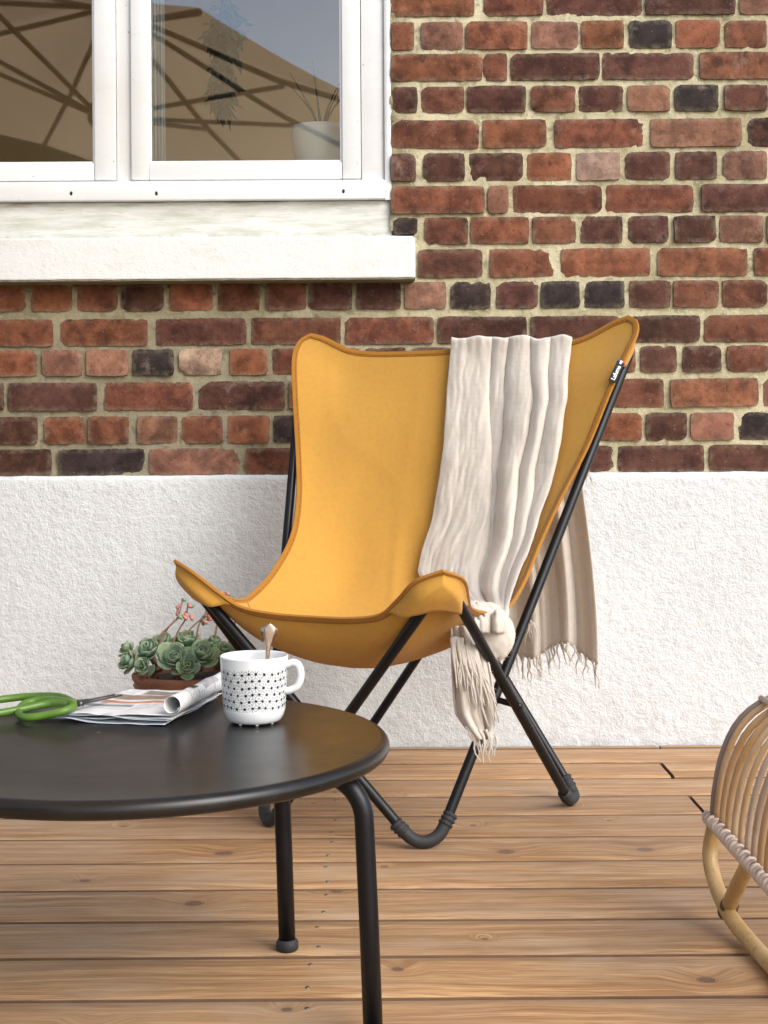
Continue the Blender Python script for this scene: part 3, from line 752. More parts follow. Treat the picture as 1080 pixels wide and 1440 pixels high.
htr = hmn.n('BsdfTranslucent', {'Color': hcol}); hmx = hmn.n('MixShader', {0: .45, 1: hmn.b.outputs[0], 2: htr.outputs[0]}); hmn.t.links.new(hmx.outputs[0], hmn.t.nodes['Material Output'].inputs[0]); M['hedge'] = hmn.m
he = world_thing('hedge', (-4.4, -4.6, -.14), 'tall clipped green hedge behind the terrace, mirrored low in the window pane', 'hedge')
rnd = random.Random(5); hm = MB()
for _ in range(30000):
    x = rnd.uniform(-3, 2.1); zt2 = 4.2+.25*noise.noise(Vector((x*1.3, 0, 0)))
    z = zt2*(1-rnd.random()**2*.98); y = rnd.choice([rnd.uniform(.3, .5), rnd.uniform(-.4, .5)])+.12*noise.noise(Vector((x*2, z*2, 4)))
    d = Vector((rnd.gauss(0, 1), rnd.gauss(0, 1)+.6, rnd.gauss(0, 1)+.5)).normalized(); s = d.orthogonal().normalized(); L = rnd.uniform(.10, .17); p = Vector((x, y, z))
    hm.add([p, p+d*L*.45+s*L*.35, p+d*L, p+d*L*.45-s*L*.35], [(0, 1, 2), (0, 2, 3)])
hm.build('foliage', M['hedge'], he)
core = MB()
for k in range(11): core.tube([(-2.8+k*.46, 0, 0), (-2.8+k*.46+.1, .05, 1.2), (-2.8+k*.46, 0, 3.4)], lambda t: .045*(1-t*.7), 7)
core.build('trunks', M['bark'], he, True)

# ================================================================= SLING CHAIR
TH = R(28); OX, OY = -.08, 2.565
chair = empty('sling_chair', (OX, OY, 0), -TH)
tag(chair, 'mustard yellow canvas sling chair on a crossed black steel tube frame', 'chair')
def CW(p):
    u, v, z = p; return Vector((OX+u*math.cos(TH)+v*math.sin(TH), OY-u*math.sin(TH)+v*math.cos(TH), z))
MW = Matrix.Translation((OX, OY, 0)) @ Matrix.Rotation(-TH, 4, 'Z'); MWi = MW.inverted()
mir = lambda p: Vector((-p[0], p[1], p[2]))
front = [(0, -.115, .432), (.08, -.12, .434), (.145, -.128, .444), (.185, -.142, .470), (.232, -.160, .508), (.282, -.150, .528)]
side = [(.282, -.150, .528), (.302, -.105, .510), (.288, -.055, .472), (.272, -.005, .448), (.280, .06, .434), (.290, .12, .438), (.290, .2, .478), (.292, .28, .548), (.312, .34, .632), (.350, .4, .74), (.386, .447, .86), (.411, .484, .937), (.421, .510, .976), (.414, .529, 1.003), (.392, .541, 1.016)]
back = [(0, .548, .962), (.14, .548, .963), (.23, .547, .966), (.285, .546, .975), (.322, .546, .990), (.358, .545, 1.007), (.392, .541, 1.016)]
prof = [(0, -.115, .432), (0, -.088, .378), (0, -.03, .335), (0, .05, .317), (0, .14, .324), (0, .23, .358), (0, .31, .428), (0, .37, .52), (0, .42, .63), (0, .465, .75), (0, .51, .86), (0, .548, .962)]
NS, NTT = 72, 84
full = [mir(p) for p in front[:0:-1]]+[Vector(p) for p in front]
fr_c = cr(full, NS+1)
bk_c = cr([mir(p) for p in back[:0:-1]]+[Vector(p) for p in back], NS+1)
sd_c = cr(side, NTT+1); pr_c = cr(prof, NTT+1)
grid = []
for j in range(NTT+1):
    t = j/NTT; row = []
    for i in range(NS+1):
        s = -1+2*i/NS
        def Q(s, jj):
            Rr, Cc = sd_c[jj], pr_c[jj]; g_ = abs(s)**2.1
            return Vector((Rr.x*s, lerp(Cc.y, Rr.y, g_), lerp(Cc.z, Rr.z, g_)))
        p = Q(s, j)
        p += (fr_c[i]-Q(s, 0))*(1-sm(t/.20))+(bk_c[i]-Q(s, NTT))*(1-sm((1-t)/.20))
        row.append(p)
    grid.append(row)
for j in range(1, NTT):
    for i in range(1, NS):
        p = grid[j][i]; e = min(i, NS-i, j, NTT-j)/6; e = min(1, e)
        n_ = noise.noise(Vector((p.x*5, p.y*3+p.z*3, 2)))*.006+noise.noise(Vector((p.x*11, p.z*4, 7)))*.0025
        # tension creases running from the corners, and the tuck where seat and back meet
        cre = .005*math.sin((p.x*34)+p.z*9)*math.exp(-((p.z-.47)/.10)**2)*(1 if p.y > .15 else .3)
        rdg = (1-abs(noise.noise(Vector((p.x*6.5+p.z*3.1, p.z*2.2-p.x*2, 11)))*2.2))
        cre += .0045*max(0, rdg-.72)*3*(.35+.65*math.exp(-((p.z-.45)/.16)**2))
        dk = math.hypot((p.x+.17)/.05, (p.z-.43)/.05); cre -= .010*math.exp(-dk*dk)*(1 if p.y > .12 else 0)
        grid[j][i] = p+Vector((0, -.7, .5))*(n_+cre)*e
def nrm(j, i):
    a = grid[min(j+1, NTT)][i]-grid[max(j-1, 0)][i]; b = grid[j][min(i+1, NS)]-grid[j][max(i-1, 0)]
    n_ = b.cross(a)
    return n_.normalized() if n_.length > 1e-9 else Vector((0, 0, 1))     # towards the sitter
vs = [p for r_ in grid for p in r_]; W_ = NS+1
fs = [(j*W_+i, j*W_+i+1, (j+1)*W_+i+1, (j+1)*W_+i) for j in range(NTT) for i in range(NS)]
sling = mesh('sling', vs, fs, M['sling'], chair, True)
def uvgrid(o, W_, nu, nv):
    uv = o.data.uv_layers.new(name='UVMap')
    for lp in o.data.loops:
        i, j = lp.vertex_index % W_, lp.vertex_index//W_
        uv.data[lp.index].uv = (i/nu, j/nv)
uvgrid(sling, W_, NS, NTT)
md = sling.modifiers.new('thickness', 'SOLIDIFY'); md.thickness = .0022; md.offset = 0
# edge binding: folded tape round the whole outline
ring = [(0, i) for i in range(NS)]+[(j, NS) for j in range(NTT)]+[(NTT, i) for i in range(NS, 0, -1)]+[(j, 0) for j in range(NTT, 0, -1)]
pts = [grid[j][i] for j, i in ring]; m = len(pts); vs = []; fs = []
nrs = []
for k, (j, i) in enumerate(ring):
    jj, ii = min(max(j, 3), NTT-3), min(max(i, 3), NS-3); nrs.append(nrm(jj, ii))
for _ in range(4): nrs = [(nrs[k-1]+nrs[k]*2+nrs[(k+1) % m]).normalized() for k in range(m)]
inn = []
for k in range(m):
    T = (pts[(k+1) % m]-pts[k-1]).normalized(); I = nrs[k].cross(T).normalized(); j, i = ring[k]
    inn.append(I)
for k in range(m):
    I, n_ = inn[k], nrs[k]; p = pts[k]
    for a, b in ((-.0012, .0), (.000, .0030), (.006, .0034), (.0125, .0026), (.0125, -.0026), (.006, -.0034), (.000, -.0030)): vs.append(p+I*a+n_*b)
for k in range(m):
    k2 = (k+1) % m
    for c in range(7): fs.append((k*7+c, k2*7+c, k2*7+(c+1) % 7, k*7+(c+1) % 7))
bi = mesh('edge_binding', vs, fs, M['bind'], chair, True); clean(bi, 1e-7); auto_smooth(bi, 50)
uvl = bi.data.uv_layers.new(name='UVMap')
for lp in bi.data.loops:
    q = bi.data.vertices[lp.vertex_index].co; uvl.data[lp.index].uv = (q.x+q.y, q.z)
stt = MB()
for off in (.0150,):
    for k in range(0, m, 1):
        k2 = (k+1) % m
        for s_ in (.0026, -.0026):
            stt.tube([pts[k]+inn[k]*.0095+nrs[k]*(s_*1.35), pts[k].lerp(pts[k2], .62)+inn[k]*.0095+nrs[k]*(s_*1.35)], .0006, 4, caps=False)
stx = stt.build('stitching', plain('brown_thread', (.2, .08, .012), .8), chair); stx['kind'] = 'stuff'
# corner pockets on the outer face
def gsamp(a, b):
    j, i = min(int(a), NTT-1), min(int(b), NS-1); fa_, fb_ = a-j, b-i
    q = grid[j][i].lerp(grid[j][i+1], fb_).lerp(grid[j+1][i].lerp(grid[j+1][i+1], fb_), fa_)
    n_ = nrm(min(max(j, 2), NTT-2), min(max(i, 2), NS-2))+nrm(min(max(j+1, 2), NTT-2), min(max(i+1, 2), NS-2))
    return q, n_.normalized()
def pocket(cj, ci, ext_i, ext_j, bul):
    """flat patch sewn over the outside of a corner, its hem a shallow inward curve between the two tubes"""
    nr_, nx_ = 16, 30; vs = []; fs = []
    for r in range(nr_+1):
        for k in range(nx_+1):
            x = k/nx_; rho = r/nr_; thr = 1-.22*4*x*(1-x)*.9
            a, b = .6+rho*thr*x*ext_j, .6+rho*thr*(1-x)*ext_i
            q, n_ = gsamp(a if cj == 0 else NTT-a, b if ci == 0 else NS-b)
            e = sm(min(x, 1-x)*rho*6.5)*(.55+.45*sm(rho*1.3))
            vs.append(q-n_*(.0016+bul*e))
    for r in range(nr_):
        for k in range(nx_): fs.append((r*(nx_+1)+k, r*(nx_+1)+k+1, (r+1)*(nx_+1)+k+1, (r+1)*(nx_+1)+k))
    o = mesh('corner_pocket', vs, fs, M['sling'], chair, True); clean(o, 1e-7)
    uvl = o.data.uv_layers.new(name='UVMap')
    for lp in o.data.loops:
        q = o.data.vertices[lp.vertex_index].co; uvl.data[lp.index].uv = (q.x*1.5, q.z*1.5)
    md = o.modifiers.new('thickness', 'SOLIDIFY'); md.thickness = .002
for ci in (0, 1): pocket(0, ci, 16, 10, .021); pocket(1, ci, 12, 11, .030)
def seam(ja, sgn):
    ib = min(range(NS+1), key=lambda i: abs(fr_c[i].x-sgn*.085)); ia = NS if sgn > 0 else 0; pts = []
    for k in range(25):
        t = k/24; a, b = lerp(ja, 0, t), lerp(ia, ib, t); j, i = int(min(a, NTT-1)), int(min(b, NS-1)); fa_, fb_ = a-j, b-i
        q = grid[j][i].lerp(grid[j][i+1], fb_).lerp(grid[j+1][i].lerp(grid[j+1][i+1], fb_), fa_); pts.append(q+nrm(max(j, 1), min(max(i, 1), NS-1))*.0012)
    MB().tube(pts, .0011, 5).build('seam', M['bind'], chair, True)
jv = min(range(NTT+1), key=lambda j: abs(sd_c[j].y-.10)+(9 if sd_c[j].z > .6 else 0))
seam(jv, 1); seam(jv, -1)
# frame: two closed tube loops crossing each other
TR_ = .0100
def fillet(path, rad, n=10):
    out = []; info = []; m = len(path)
    for k in range(m):
        p, a, b = path[k], path[k-1], path[(k+1) % m]
        d1, d2 = (a-p).normalized(), (b-p).normalized(); ang = d1.angle(d2); r_ = rad[k]
        L = r_/math.tan(ang/2); c = p+(d1+d2).normalized()*(r_/math.sin(ang/2))
        s, e = p+d1*L, p+d2*L; va, vb = s-c, e-c; arc = []
        tot = va.angle(vb); ax = va.cross(vb).normalized()
        for q in range(n+1): arc.append(c+Matrix.Rotation(tot*q/n, 3, ax) @ va)
        out.append(arc)
    return out
FOOT = {'fr': Vector((.181, 0, 0)), 'rr': Vector((.303, .402, 0)), 'rb': Vector((.300, .446, 0))}
FOOTL = {'fr': Vector((.187, 0, 0)), 'rr': Vector((.268, .410, 0)), 'rb': Vector((.262, .458, 0))}
TOPF, TOPB = Vector((.279, -.134, .512)), Vector((.410, .566, .998))
def loop(sg):
    q = lambda v, s: Vector((v.x*s, v.y, v.z))
    FA, FB = (FOOT, FOOTL) if sg > 0 else (FOOTL, FOOT)
    path = [q(FA['fr'], sg), q(TOPF, -sg), q(FB['rr'], -sg), q(FB['rb'], -sg), q(TOPB, sg)+(Vector((-.012, -.012, 0)) if sg < 0 else Vector())]
    rad = [.042, .028, .017, .017, .024]
    for _ in range(6):
        arcs = fillet(path, rad)
        for k in (0, 2, 3): path[k] = path[k]+Vector((0, 0, 0.0123-min(p.z for p in arcs[k])))
    arcs = fillet(path, rad)
    pts = []
    for k in range(5):
        pts += arcs[k]
        a, b = arcs[k][-1], arcs[(k+1) % 5][0]
        pts += [a.lerp(b, t) for t in (.05, .25, .5, .75, .95)]
    MB().tube(pts, TR_, 14, closed=True).build('frame_tube', M['tube'], chair, True)
    for k in (0, 2):
        a = arcs[k] if k == 0 else arcs[2]+arcs[3]; d0, d1 = (a[0]-a[1]).normalized(), (a[-1]-a[-2]).normalized()
        p_ = [a[0]+d0*.030, a[0]+d0*.015]+a+[a[-1]+d1*.015, a[-1]+d1*.030]
        ft = MB().tube(p_, .0122, 14).build('rubber_foot', M['rubber'], chair, True)
        for base, d in ((a[0], d0), (a[-1], d1)):
            rp = [base+d*(.004+.0018*e) for e in range(14)]; MB().tube(rp, lambda q: .0143 if int(round(q*13)) % 5 in (1, 2, 3) else .0118, 14).build('ring', M['rubber'], ft, True)
    return path
pA = loop(1); pB = loop(-1)
def closest(a, b, c, d):
    u, v, w = b-a, d-c, a-c; A, B, Cc, D, E_ = u.dot(u), u.dot(v), v.dot(v), u.dot(w), v.dot(w); den = A*Cc-B*B
    s = (B*E_-Cc*D)/den; t = (A*E_-B*D)/den; return a+u*s, c+v*t
for (a, b, c, d) in ((pA[0], pA[4], pB[1], pB[2]), (pB[0], pB[4], pA[1], pA[2])):
    p, q = closest(a, b, c, d); ax = (q-p).normalized()
    MB().tube([p-ax*.013, q+ax*.013], .006, 12).build('hinge', M['tube'], chair, True)
# maker's tag on the side edge
BV = BVHTree.FromPolygons([CW(p) for r_ in grid for p in r_], [(j*W_+i, j*W_+i+1, (j+1)*W_+i+1, (j+1)*W_+i) for j in range(NTT) for i in range(NS)])
EYE = Vector((0, 0, H))
a, b = P(876, 512, 2.80), P(856, 539, 2.80)
kk = min(range(NTT+1), key=lambda j: (lambda w: abs(HY-(w.z-H)/w.y*F-524))(CW(grid[j][NS])))
pe = CW(grid[kk][NS]); T = (CW(grid[kk+2][NS])-CW(grid[kk-2][NS])).normalized()
tow = (EYE-pe).normalized(); Y_ = tow.cross(T).normalized()      # across the tag
if Y_.x > 0: Y_ = -Y_
nrm_ = Y_.cross(T).normalized(); nrm_ = nrm_ if nrm_.dot(tow) > 0 else -nrm_
tg = empty('maker_tag', (0, 0, 0), 0, chair)
LT, WT = .050, .0165; o_ = pe+nrm_*.006+Y_*(WT*.35)
def tq(l, w, h): return MWi @ (o_+T*l+Y_*w+nrm_*h)
def tbox(name, l0, l1, w0, w1, h0, h1, mat, par):
    mb = MB().box((0, 0, 0), (1, 1, 1)); mb.v = [tq(lerp(l0, l1, v.x), lerp(w0, w1, v.y), lerp(h0, h1, v.z)) for v in mb.v]
    return mb.build(name, mat, par)
bpy.data.objects.remove(tg)
tb = tbox('woven_tag', -LT/2, LT/2, -WT/2, WT/2, 0, .0016, M['tagm'], chair)
tbox('stripe', LT/2-.0035, LT/2-.0001, WT/2-.0055, WT/2-.0001, .0013, .0021, M['blue'], tb)
tbox('stripe', LT/2-.0035, LT/2-.0001, -.003, WT/2-.0056, .0013, .0021, M['white'], tb)
tbox('stripe', LT/2-.0035, LT/2-.0001, -WT/2, -.0031, .0013, .0021, M['red'], tb)
def text_mesh(s, size):
    cu = bpy.data.curves.new('lettering', 'FONT'); cu.body = s; cu.size = size; cu.align_x = 'CENTER'; cu.align_y = 'CENTER'; cu.offset = .0004
    o = bpy.data.objects.new('lettering', cu); C.objects.link(o); bpy.context.view_layer.update()
    me = bpy.data.meshes.new_from_object(o.evaluated_get(bpy.context.evaluated_depsgraph_get()))
    v = [x.co.copy() for x in me.vertices]; f = [tuple(p.vertices) for p in me.polygons]
    bpy.data.objects.remove(o); bpy.data.meshes.remove(me); return v, f
tv, tf = text_mesh('Lafuma', .0118)
up = 1 if (T.cross(nrm_)).dot(Y_) > 0 else -1
mesh('lettering', [tq(v.x-.004, -v.y*up if 0 else v.y*(1 if (nrm_.cross(T)).dot(Y_) > 0 else -1), .0021) for v in tv], tf, M['white'], tb)
lg = MB()
for k in range(5):
    an = k*1.2566
    cx_, cy_ = .0192+.0016*math.cos(an), .0016*math.sin(an); n = len(lg.v)
    lg.add([tq(cx_+.0013*math.cos(q*1.047), cy_+.0013*math.sin(q*1.047), .0022) for q in range(6)], [tuple(range(6))])
lg.build('emblem', M['white'], tb)

# ================================================================= SCARF
def ray_sling(px, py, dmin=2.48):
    d = (P(px, py, 1)-EYE).normalized(); o = EYE+d*.1; best = None
    for _ in range(6):
        h, n_, fi, ds = BV.ray_cast(o, d, 6)
        if h is None: break
        if h.y > dmin: best = h; break
        o = h+d*.004
    return best
scarf = empty('scarf', CW((.16, .50, .96)))
tag(scarf, 'cream woven wool scarf with fringed ends over the yellow chair, knotted at its side', 'scarf')
SI = Matrix.Translation(scarf.location).inverted()
edges = [(478, 635, 804), (484, 636, 803), (520, 632, 798), (560, 629, 796), (600, 627, 791), (650, 622, 782), (700, 614, 768), (740, 605, 756), (780, 594, 741), (805, 588, 731), (830, 600, 722), (850, 636, 716), (868, 653, 713), (892, 660, 708)]
NC, NL = 110, 100; KD = 2.497
FB_ = [(0, 0, .33, .49, .65, .83, 1), (.21, 0, .37, .50, .72, .86, 1), (.44, 0, .45, .50, .70, .84, 1), (.67, 0, .58, .635, .80, .90, 1), (1, 0, .60, .68, .84, .93, 1)]
FH_ = [(0, .012, .014, .020, .020, .014), (.21, .018, .010, .038, .032, .024), (.44, .024, .004, .046, .034, .022), (.67, .030, .003, .048, .026, .016), (1, .034, .004, .044, .024, .014)]
def fold(c, l):
    """height of the cloth above the canvas (m) and sideways slip of the folds"""
    bt = interp(FB_, l); z = .003
    hs_ = interp(FH_, l)
    for k in range(5):
        w_ = .012*math.sin(l*7+k*2.3)+.006*math.sin(l*17+k)
        a_ = bt[k]+(w_ if k else 0); b_ = bt[k+1]+(.012*math.sin(l*7+(k+1)*2.3)+.006*math.sin(l*17+k+1) if k < 4 else .02)
        if a_ <= c <= b_:
            t = 2*(c-a_)/(b_-a_)-1; pw = (4.5, 2, 2.4, 2.2, 2.4)[k]
            if k == 0: t = t if t > 0 else t*.9
            z += hs_[k]*max(0, 1-abs(t)**pw)**.55*(.86+.14*math.sin(l*6+k*1.9))
    return z
rowsP = []
last = [None]*(NC+1)
for j in range(NL+1):
    l = j/NL; py0 = lerp(478, 890, l); row = []
    for i in range(NC+1):
        c = i/NC
        a_, b_ = interp(edges, py0)
        wob = 2.2*noise.noise(Vector((l*9, 0, 1 if c < .5 else 5)))
        px = lerp(a_+wob, b_+wob, c)
        py = py0+(2*math.sin(c*19)*(1-sm(l*12)))+(-3*noise.noise(Vector((c*9, l*3, 2))))*(1-sm(l*10))
        hit = ray_sling(px, max(py, 497-4*sm((px-640)/100)-(10*sm((px-740)/60))))
        d = hit.y if hit else None
        row.append([px, py, d, c, l])
    known = [(i, r_[2]) for i, r_ in enumerate(row) if r_[2]]
    for i, r_ in enumerate(row):
        if r_[2] is None:
            if known: r_[2] = min(known, key=lambda k: abs(k[0]-i))[1]
            else: r_[2] = rowsP[-1][i][2] if rowsP else 2.95
    rowsP.append(row)
for _ in range(10):
    for j in range(NL+1):
        for i in range(NC+1):
            acc = [rowsP[jj][ii][2] for jj, ii in ((j-1, i), (j+1, i), (j, i-1), (j, i+1)) if 0 <= jj <= NL and 0 <= ii <= NC]
            rowsP[j][i][2] = min(rowsP[j][i][2]+.0005, .4*rowsP[j][i][2]+.6*sum(acc)/len(acc))
for row in rowsP:                       # the end gathers into the knot, over the side edge
    for r_ in row: r_[2] = lerp(r_[2], KD-.012, sm((r_[1]-846)/32))
cloth = []
for j in range(NL+1):
    r_ = []
    for i in range(NC+1):
        px, py, d, c, l = rowsP[j][i]
        z = .005+fold(c, l)+.0012*noise.noise(Vector((c*40, l*60, 1)))+.004*noise.noise(Vector((c*6, l*9, 4)))+.0045*(.6-abs(noise.noise(Vector((c*9+l*5, l*6-c*3, 8)))*2))*sm(l*3)*.6+.0022*noise.noise(Vector((c*26, l*11, 6)))
        q = P(px+(90*(z-.02)*math.sin(c*math.pi) if .2 < c < .97 else 0), py, d); q += (EYE-q).normalized()*max(z, .004)
        r_.append(q)
    cloth.append(r_)
# over the top edge and down behind
NBK = 60
top = cloth[0]; backrows = []
for j in range(1, NBK+1):
    l = j/NBK; r_ = []
    for i in range(NC+1):
        c = i/NC; p = top[i]
        ed = 2*c-1
        if l < .12:
            a = l/.12*math.pi*.75; rr_ = .022
            q = p+Vector((0, rr_*(1-math.cos(a))+.01*l, rr_*math.sin(a)*.35-.004*(l/.12)))
        else:
            t = (l-.12)/.88; zt3 = p.z-.012; ze = P(790, 912+8*math.sin(c*7), 3.14).z+.012*math.sin(c*11)
            xe = P(lerp(690, 829, c), 900, 3.14).x
            q = Vector((lerp(p.x, xe, sm(t)**.8), p.y+.042+.03*sm(t*2)+.014*math.sin(c*22+l*2)*(.4+.6*t)+.04*t, lerp(zt3, ze, t)))
        r_.append(q)
    backrows.append(r_)
rowsAll = backrows[::-1]+cloth
vs = [SI @ q for r_ in rowsAll for q in r_]; W2 = NC+1; nr = len(rowsAll)
fs = [(j*W2+i, j*W2+i+1, (j+1)*W2+i+1, (j+1)*W2+i) for j in range(nr-1) for i in range(NC)]
cl = mesh('cloth', vs, fs, M['scarf'], scarf, True); uvgrid(cl, W2, NC, NC*1.2)
md = cl.modifiers.new('thickness', 'SOLIDIFY'); md.thickness = .0035
# knot
kc = P(680, 888, KD)
vs = []; fs = []; nu, nv = 64, 40
for j in range(nv+1):
    for i in range(nu):
        a, b = 2*math.pi*i/nu, math.pi*j/nv
        n_ = Vector((math.sin(b)*math.cos(a), math.sin(b)*math.sin(a), math.cos(b)))
        tw = 1-abs(math.sin(2.5*a+2.6*b+1.2*math.sin(2*b))); r_ = 1.04-.16*tw**3*math.sin(b)-.05*(1-abs(math.sin(4.5*a-3.1*b)))**3+.10*noise.noise(n_*1.7)+.03*noise.noise(n_*6)
        q = Vector((n_.x*.058, n_.y*.036, n_.z*.054))*r_; q.x += .35*q.z*-.5
        vs.append(SI @ (kc+q))
for j in range(nv):
    for i in range(nu): fs.append((j*nu+i, j*nu+(i+1) % nu, (j+1)*nu+(i+1) % nu, (j+1)*nu+i))
kn = mesh('knot', vs, fs, M['scarf'], scarf, True)
uvl = kn.data.uv_layers.new(name='UVMap')
for lp in kn.data.loops:
    q = kn.data.vertices[lp.vertex_index].co; uvl.data[lp.index].uv = (q.x*5, q.z*5)
# the gathered neck between the drape and the knot
nk = MB(); 
for k, (a_, b_, r0) in enumerate((((648, 872), (655, 905), .018),)):
    p0, p1 = P(*a_, 2.47), P(*b_, KD+.004)
    nk.tube([SI @ q for q in cr([p0, p0.lerp(p1, .5)+Vector((0, -.004, .002)), p1], 9)], lambda t, r0=r0: r0*(.05+.95*sm(t*1.15)), 14)
nko = nk.build('gather', M['scarf'], scarf, True)
uvl = nko.data.uv_layers.new(name='UVMap')
for lp in nko.data.loops:
    q = nko.data.vertices[lp.vertex_index].co; uvl.data[lp.index].uv = (q.x*5, q.z*5)
# hanging end below the knot
te = [(880, 633, 672), (910, 634, 684), (950, 635, 692), (985, 637, 697), (1005, 640, 698), (1022, 652, 697), (1042, 672, 692)]
vs = []; fs = []; nc2, nl2 = 34, 40; tail = []
for j in range(nl2+1):
    py = lerp(880, 1040, j/nl2); a_, b_ = interp(te, py); r_ = []
    for i in range(nc2+1):
        c = i/nc2; q = P(lerp(a_, b_, c), py, 2.452+.010*math.sin(c*9+j*.05)+.006*math.sin(c*21)); r_.append(q); vs.append(SI @ q)
    tail.append(r_)
fs = [(j*(nc2+1)+i, j*(nc2+1)+i+1, (j+1)*(nc2+1)+i+1, (j+1)*(nc2+1)+i) for j in range(nl2) for i in range(nc2)]
tl = mesh('hanging_end', vs, fs, M['scarf'], scarf, True); uvgrid(tl, nc2+1, nc2*2.5, nl2*1.7)
md = tl.modifiers.new('thickness', 'SOLIDIFY'); md.thickness = .003
# fringes
rnd = random.Random(11)
def strand(mb, p, dx, dz, dy=0, r0=.0019):
    a = Vector(p); b = a+Vector((dx, dy, dz)); w = rnd.uniform(-.006, .006)
    pts = cr([a, a.lerp(b, .35)+Vector((w, -.002, 0)), a.lerp(b, .7)+Vector((-w*.7, 0, 0)), b], 9)
    mb.tube([SI @ q for q in pts], lambda t: r0*(1.0-.75*t)*(1+.15*math.sin(t*25)), 5)
fg = MB()
for i in range(0, NC+1, 3):
    for _ in range(1):
        p = backrows[-1][min(NC, max(0, i+rnd.randint(-1, 1)))]; strand(fg, p+Vector((0, 0, .004)), rnd.uniform(-.004, .016), -rnd.uniform(.035, .062), 0, .0030)
for k in range(7): strand(fg, P(822+k*1.1, 652+k*2, 3.09), .004+.001*k, -rnd.uniform(.03, .055), 0, .0014)
for k in range(9): strand(fg, P(738+k*1.8, 868+k, 3.0), rnd.uniform(-.008, .012), -rnd.uniform(.03, .06), 0, .0014)
fa = fg.build('fringe', M['scarf'], scarf, True); fa['kind'] = 'stuff'
fg = MB()
for k in range(11):
    t = k/10; s0 = P(lerp(636, 668, t)+rnd.uniform(-1, 1), lerp(894, 915, t)+rnd.uniform(-6, 6), 2.438)
    e0 = P(lerp(640, 700, t**.9)+rnd.uniform(-4, 3), lerp(960, 1030, t)+rnd.uniform(-22, 12), 2.436)
    strand(fg, s0, e0.x-s0.x, e0.z-s0.z, 0, .0052); strand(fg, s0+Vector((.002, -.002, 0)), e0.x-s0.x+rnd.uniform(-.008, .008), (e0.z-s0.z)*rnd.uniform(.8, 1.1), 0, .0022)
for k in range(10):
    t = k/9; s0 = P(lerp(655, 697, t), lerp(1022, 1035, t)+rnd.uniform(-6, 2), 2.445); e0 = P(lerp(676, 694, t)+rnd.uniform(-6, 4), rnd.uniform(1046, 1078), 2.44)
    strand(fg, s0, e0.x-s0.x, e0.z-s0.z, 0, .0032)
fb = fg.build('fringe', M['scarf'], scarf, True); fb['kind'] = 'stuff'
for o in (fa, fb):
    uvl = o.data.uv_layers.new(name='UVMap')
    for lp in o.data.loops:
        q = o.data.vertices[lp.vertex_index].co; uvl.data[lp.index].uv = (q.x*8, q.z*8)

# loose fibres standing off the wool
rnd = random.Random(17); fz = MB()
def fuzz(me_src, count, L=.0045):
    pv, pn = me_src.data.vertices, me_src.data.vertices
    for _ in range(count):
        v_ = pv[rnd.randrange(len(pv))]; n_ = v_.normal*rnd.choice((-1, 1)); d = (n_+Vector((rnd.gauss(0, .8), rnd.gauss(0, .8), rnd.gauss(0, .8)))).normalized(); t_ = d.orthogonal().normalized()*.00028
        p_ = v_.co; ln = L*rnd.uniform(.5, 1.6); fz.add([p_-t_, p_+t_, p_+d*ln+Vector((0, 0, -.0005))], [(0, 1, 2)])
fuzz(cl, 9000); fuzz(kn, 1500); fuzz(tl, 1500)
fzo = fz.build('wool_fuzz', M['scarf'], scarf); fzo['kind'] = 'stuff'

# ================================================================= ROUND TABLE
TX, TY, TZ, TRAD = -.33, 1.80, .35, .335
tab = empty('round_table', (TX, TY, 0)); tag(tab, 'low round black metal table with bent tube legs', 'table')
pr = [(0, TZ-.0005)]+[(TRAD*.25*k, TZ-.0005) for k in (1, 2, 3)]+[(TRAD-.016, TZ-.0004), (TRAD-.012, TZ)]
pr += [(TRAD-.011+.011*math.sin(R(a)), TZ-.0112+.0112*math.cos(R(a))) for a in range(10, 181, 14)]+[(TRAD-.013, TZ-.0215), (TRAD-.016, TZ-.012), (0, TZ-.012)]
tt = MB().lathe(pr, 160).build('table_top', M['table'], tab, True); clean(tt); auto_smooth(tt, 60)
LA, LB = G(404, 1336)-Vector((TX, TY, 0)), Vector((.312, -.125, 0))
for a in (LA, LB, -LA, -LB):
    d = Vector((a.x, a.y, 0)); L = d.length; d /= L; e = d*(L)
    topx = d*(L-.010); pts = [d*(L*.35)+Vector((0, 0, TZ-.0255)), d*(L*.55)+Vector((0, 0, TZ-.0255)), topx-d*.055+Vector((0, 0, TZ-.0255))]
    for q in range(1, 9):
        an = q/9*math.pi/2; pts.append(topx-d*.055+d*.055*math.sin(an)+Vector((0, 0, TZ-.0255-.055*(1-math.cos(an)))))
    pts += [topx+Vector((0, 0, TZ-.085)), topx.lerp(e, .5)+Vector((0, 0, .15)), e+Vector((0, 0, .008))]
    lo = MB().tube(pts, .0123, 18).build('leg', M['tube'], tab, True)
    MB().lathe([(0, .0005), (.0145, .0005), (.0165, .003), (.0165, .012), (.0145, .0155), (.0124, .017)], 20, e.x, e.y).build('foot_cap', M['rubber'], lo, True)

# mug
mp = G(358, 1013, TZ+.002)
mug = empty('mug', (mp.x, mp.y, TZ)); tag(mug, 'white porcelain mug with a black star pattern on the round table', 'mug')
s = mp.y/F; RT, HM = 48.2*s, 93*s
pf = [(0, .0022), (RT*.62, .0022), (RT*.70, .0022), (RT*.78, .0045), (RT*.855, .011), (RT*.90, .019), (RT*.915, .028), (RT*.94, .045), (RT*.965, .065), (RT*.99, HM*.97), (RT*.995, HM), (RT*.975, HM+.0012), (RT*.945, HM), (RT*.93, HM*.95), (RT*.88, .03), (RT*.8, .014), (0, .010)]
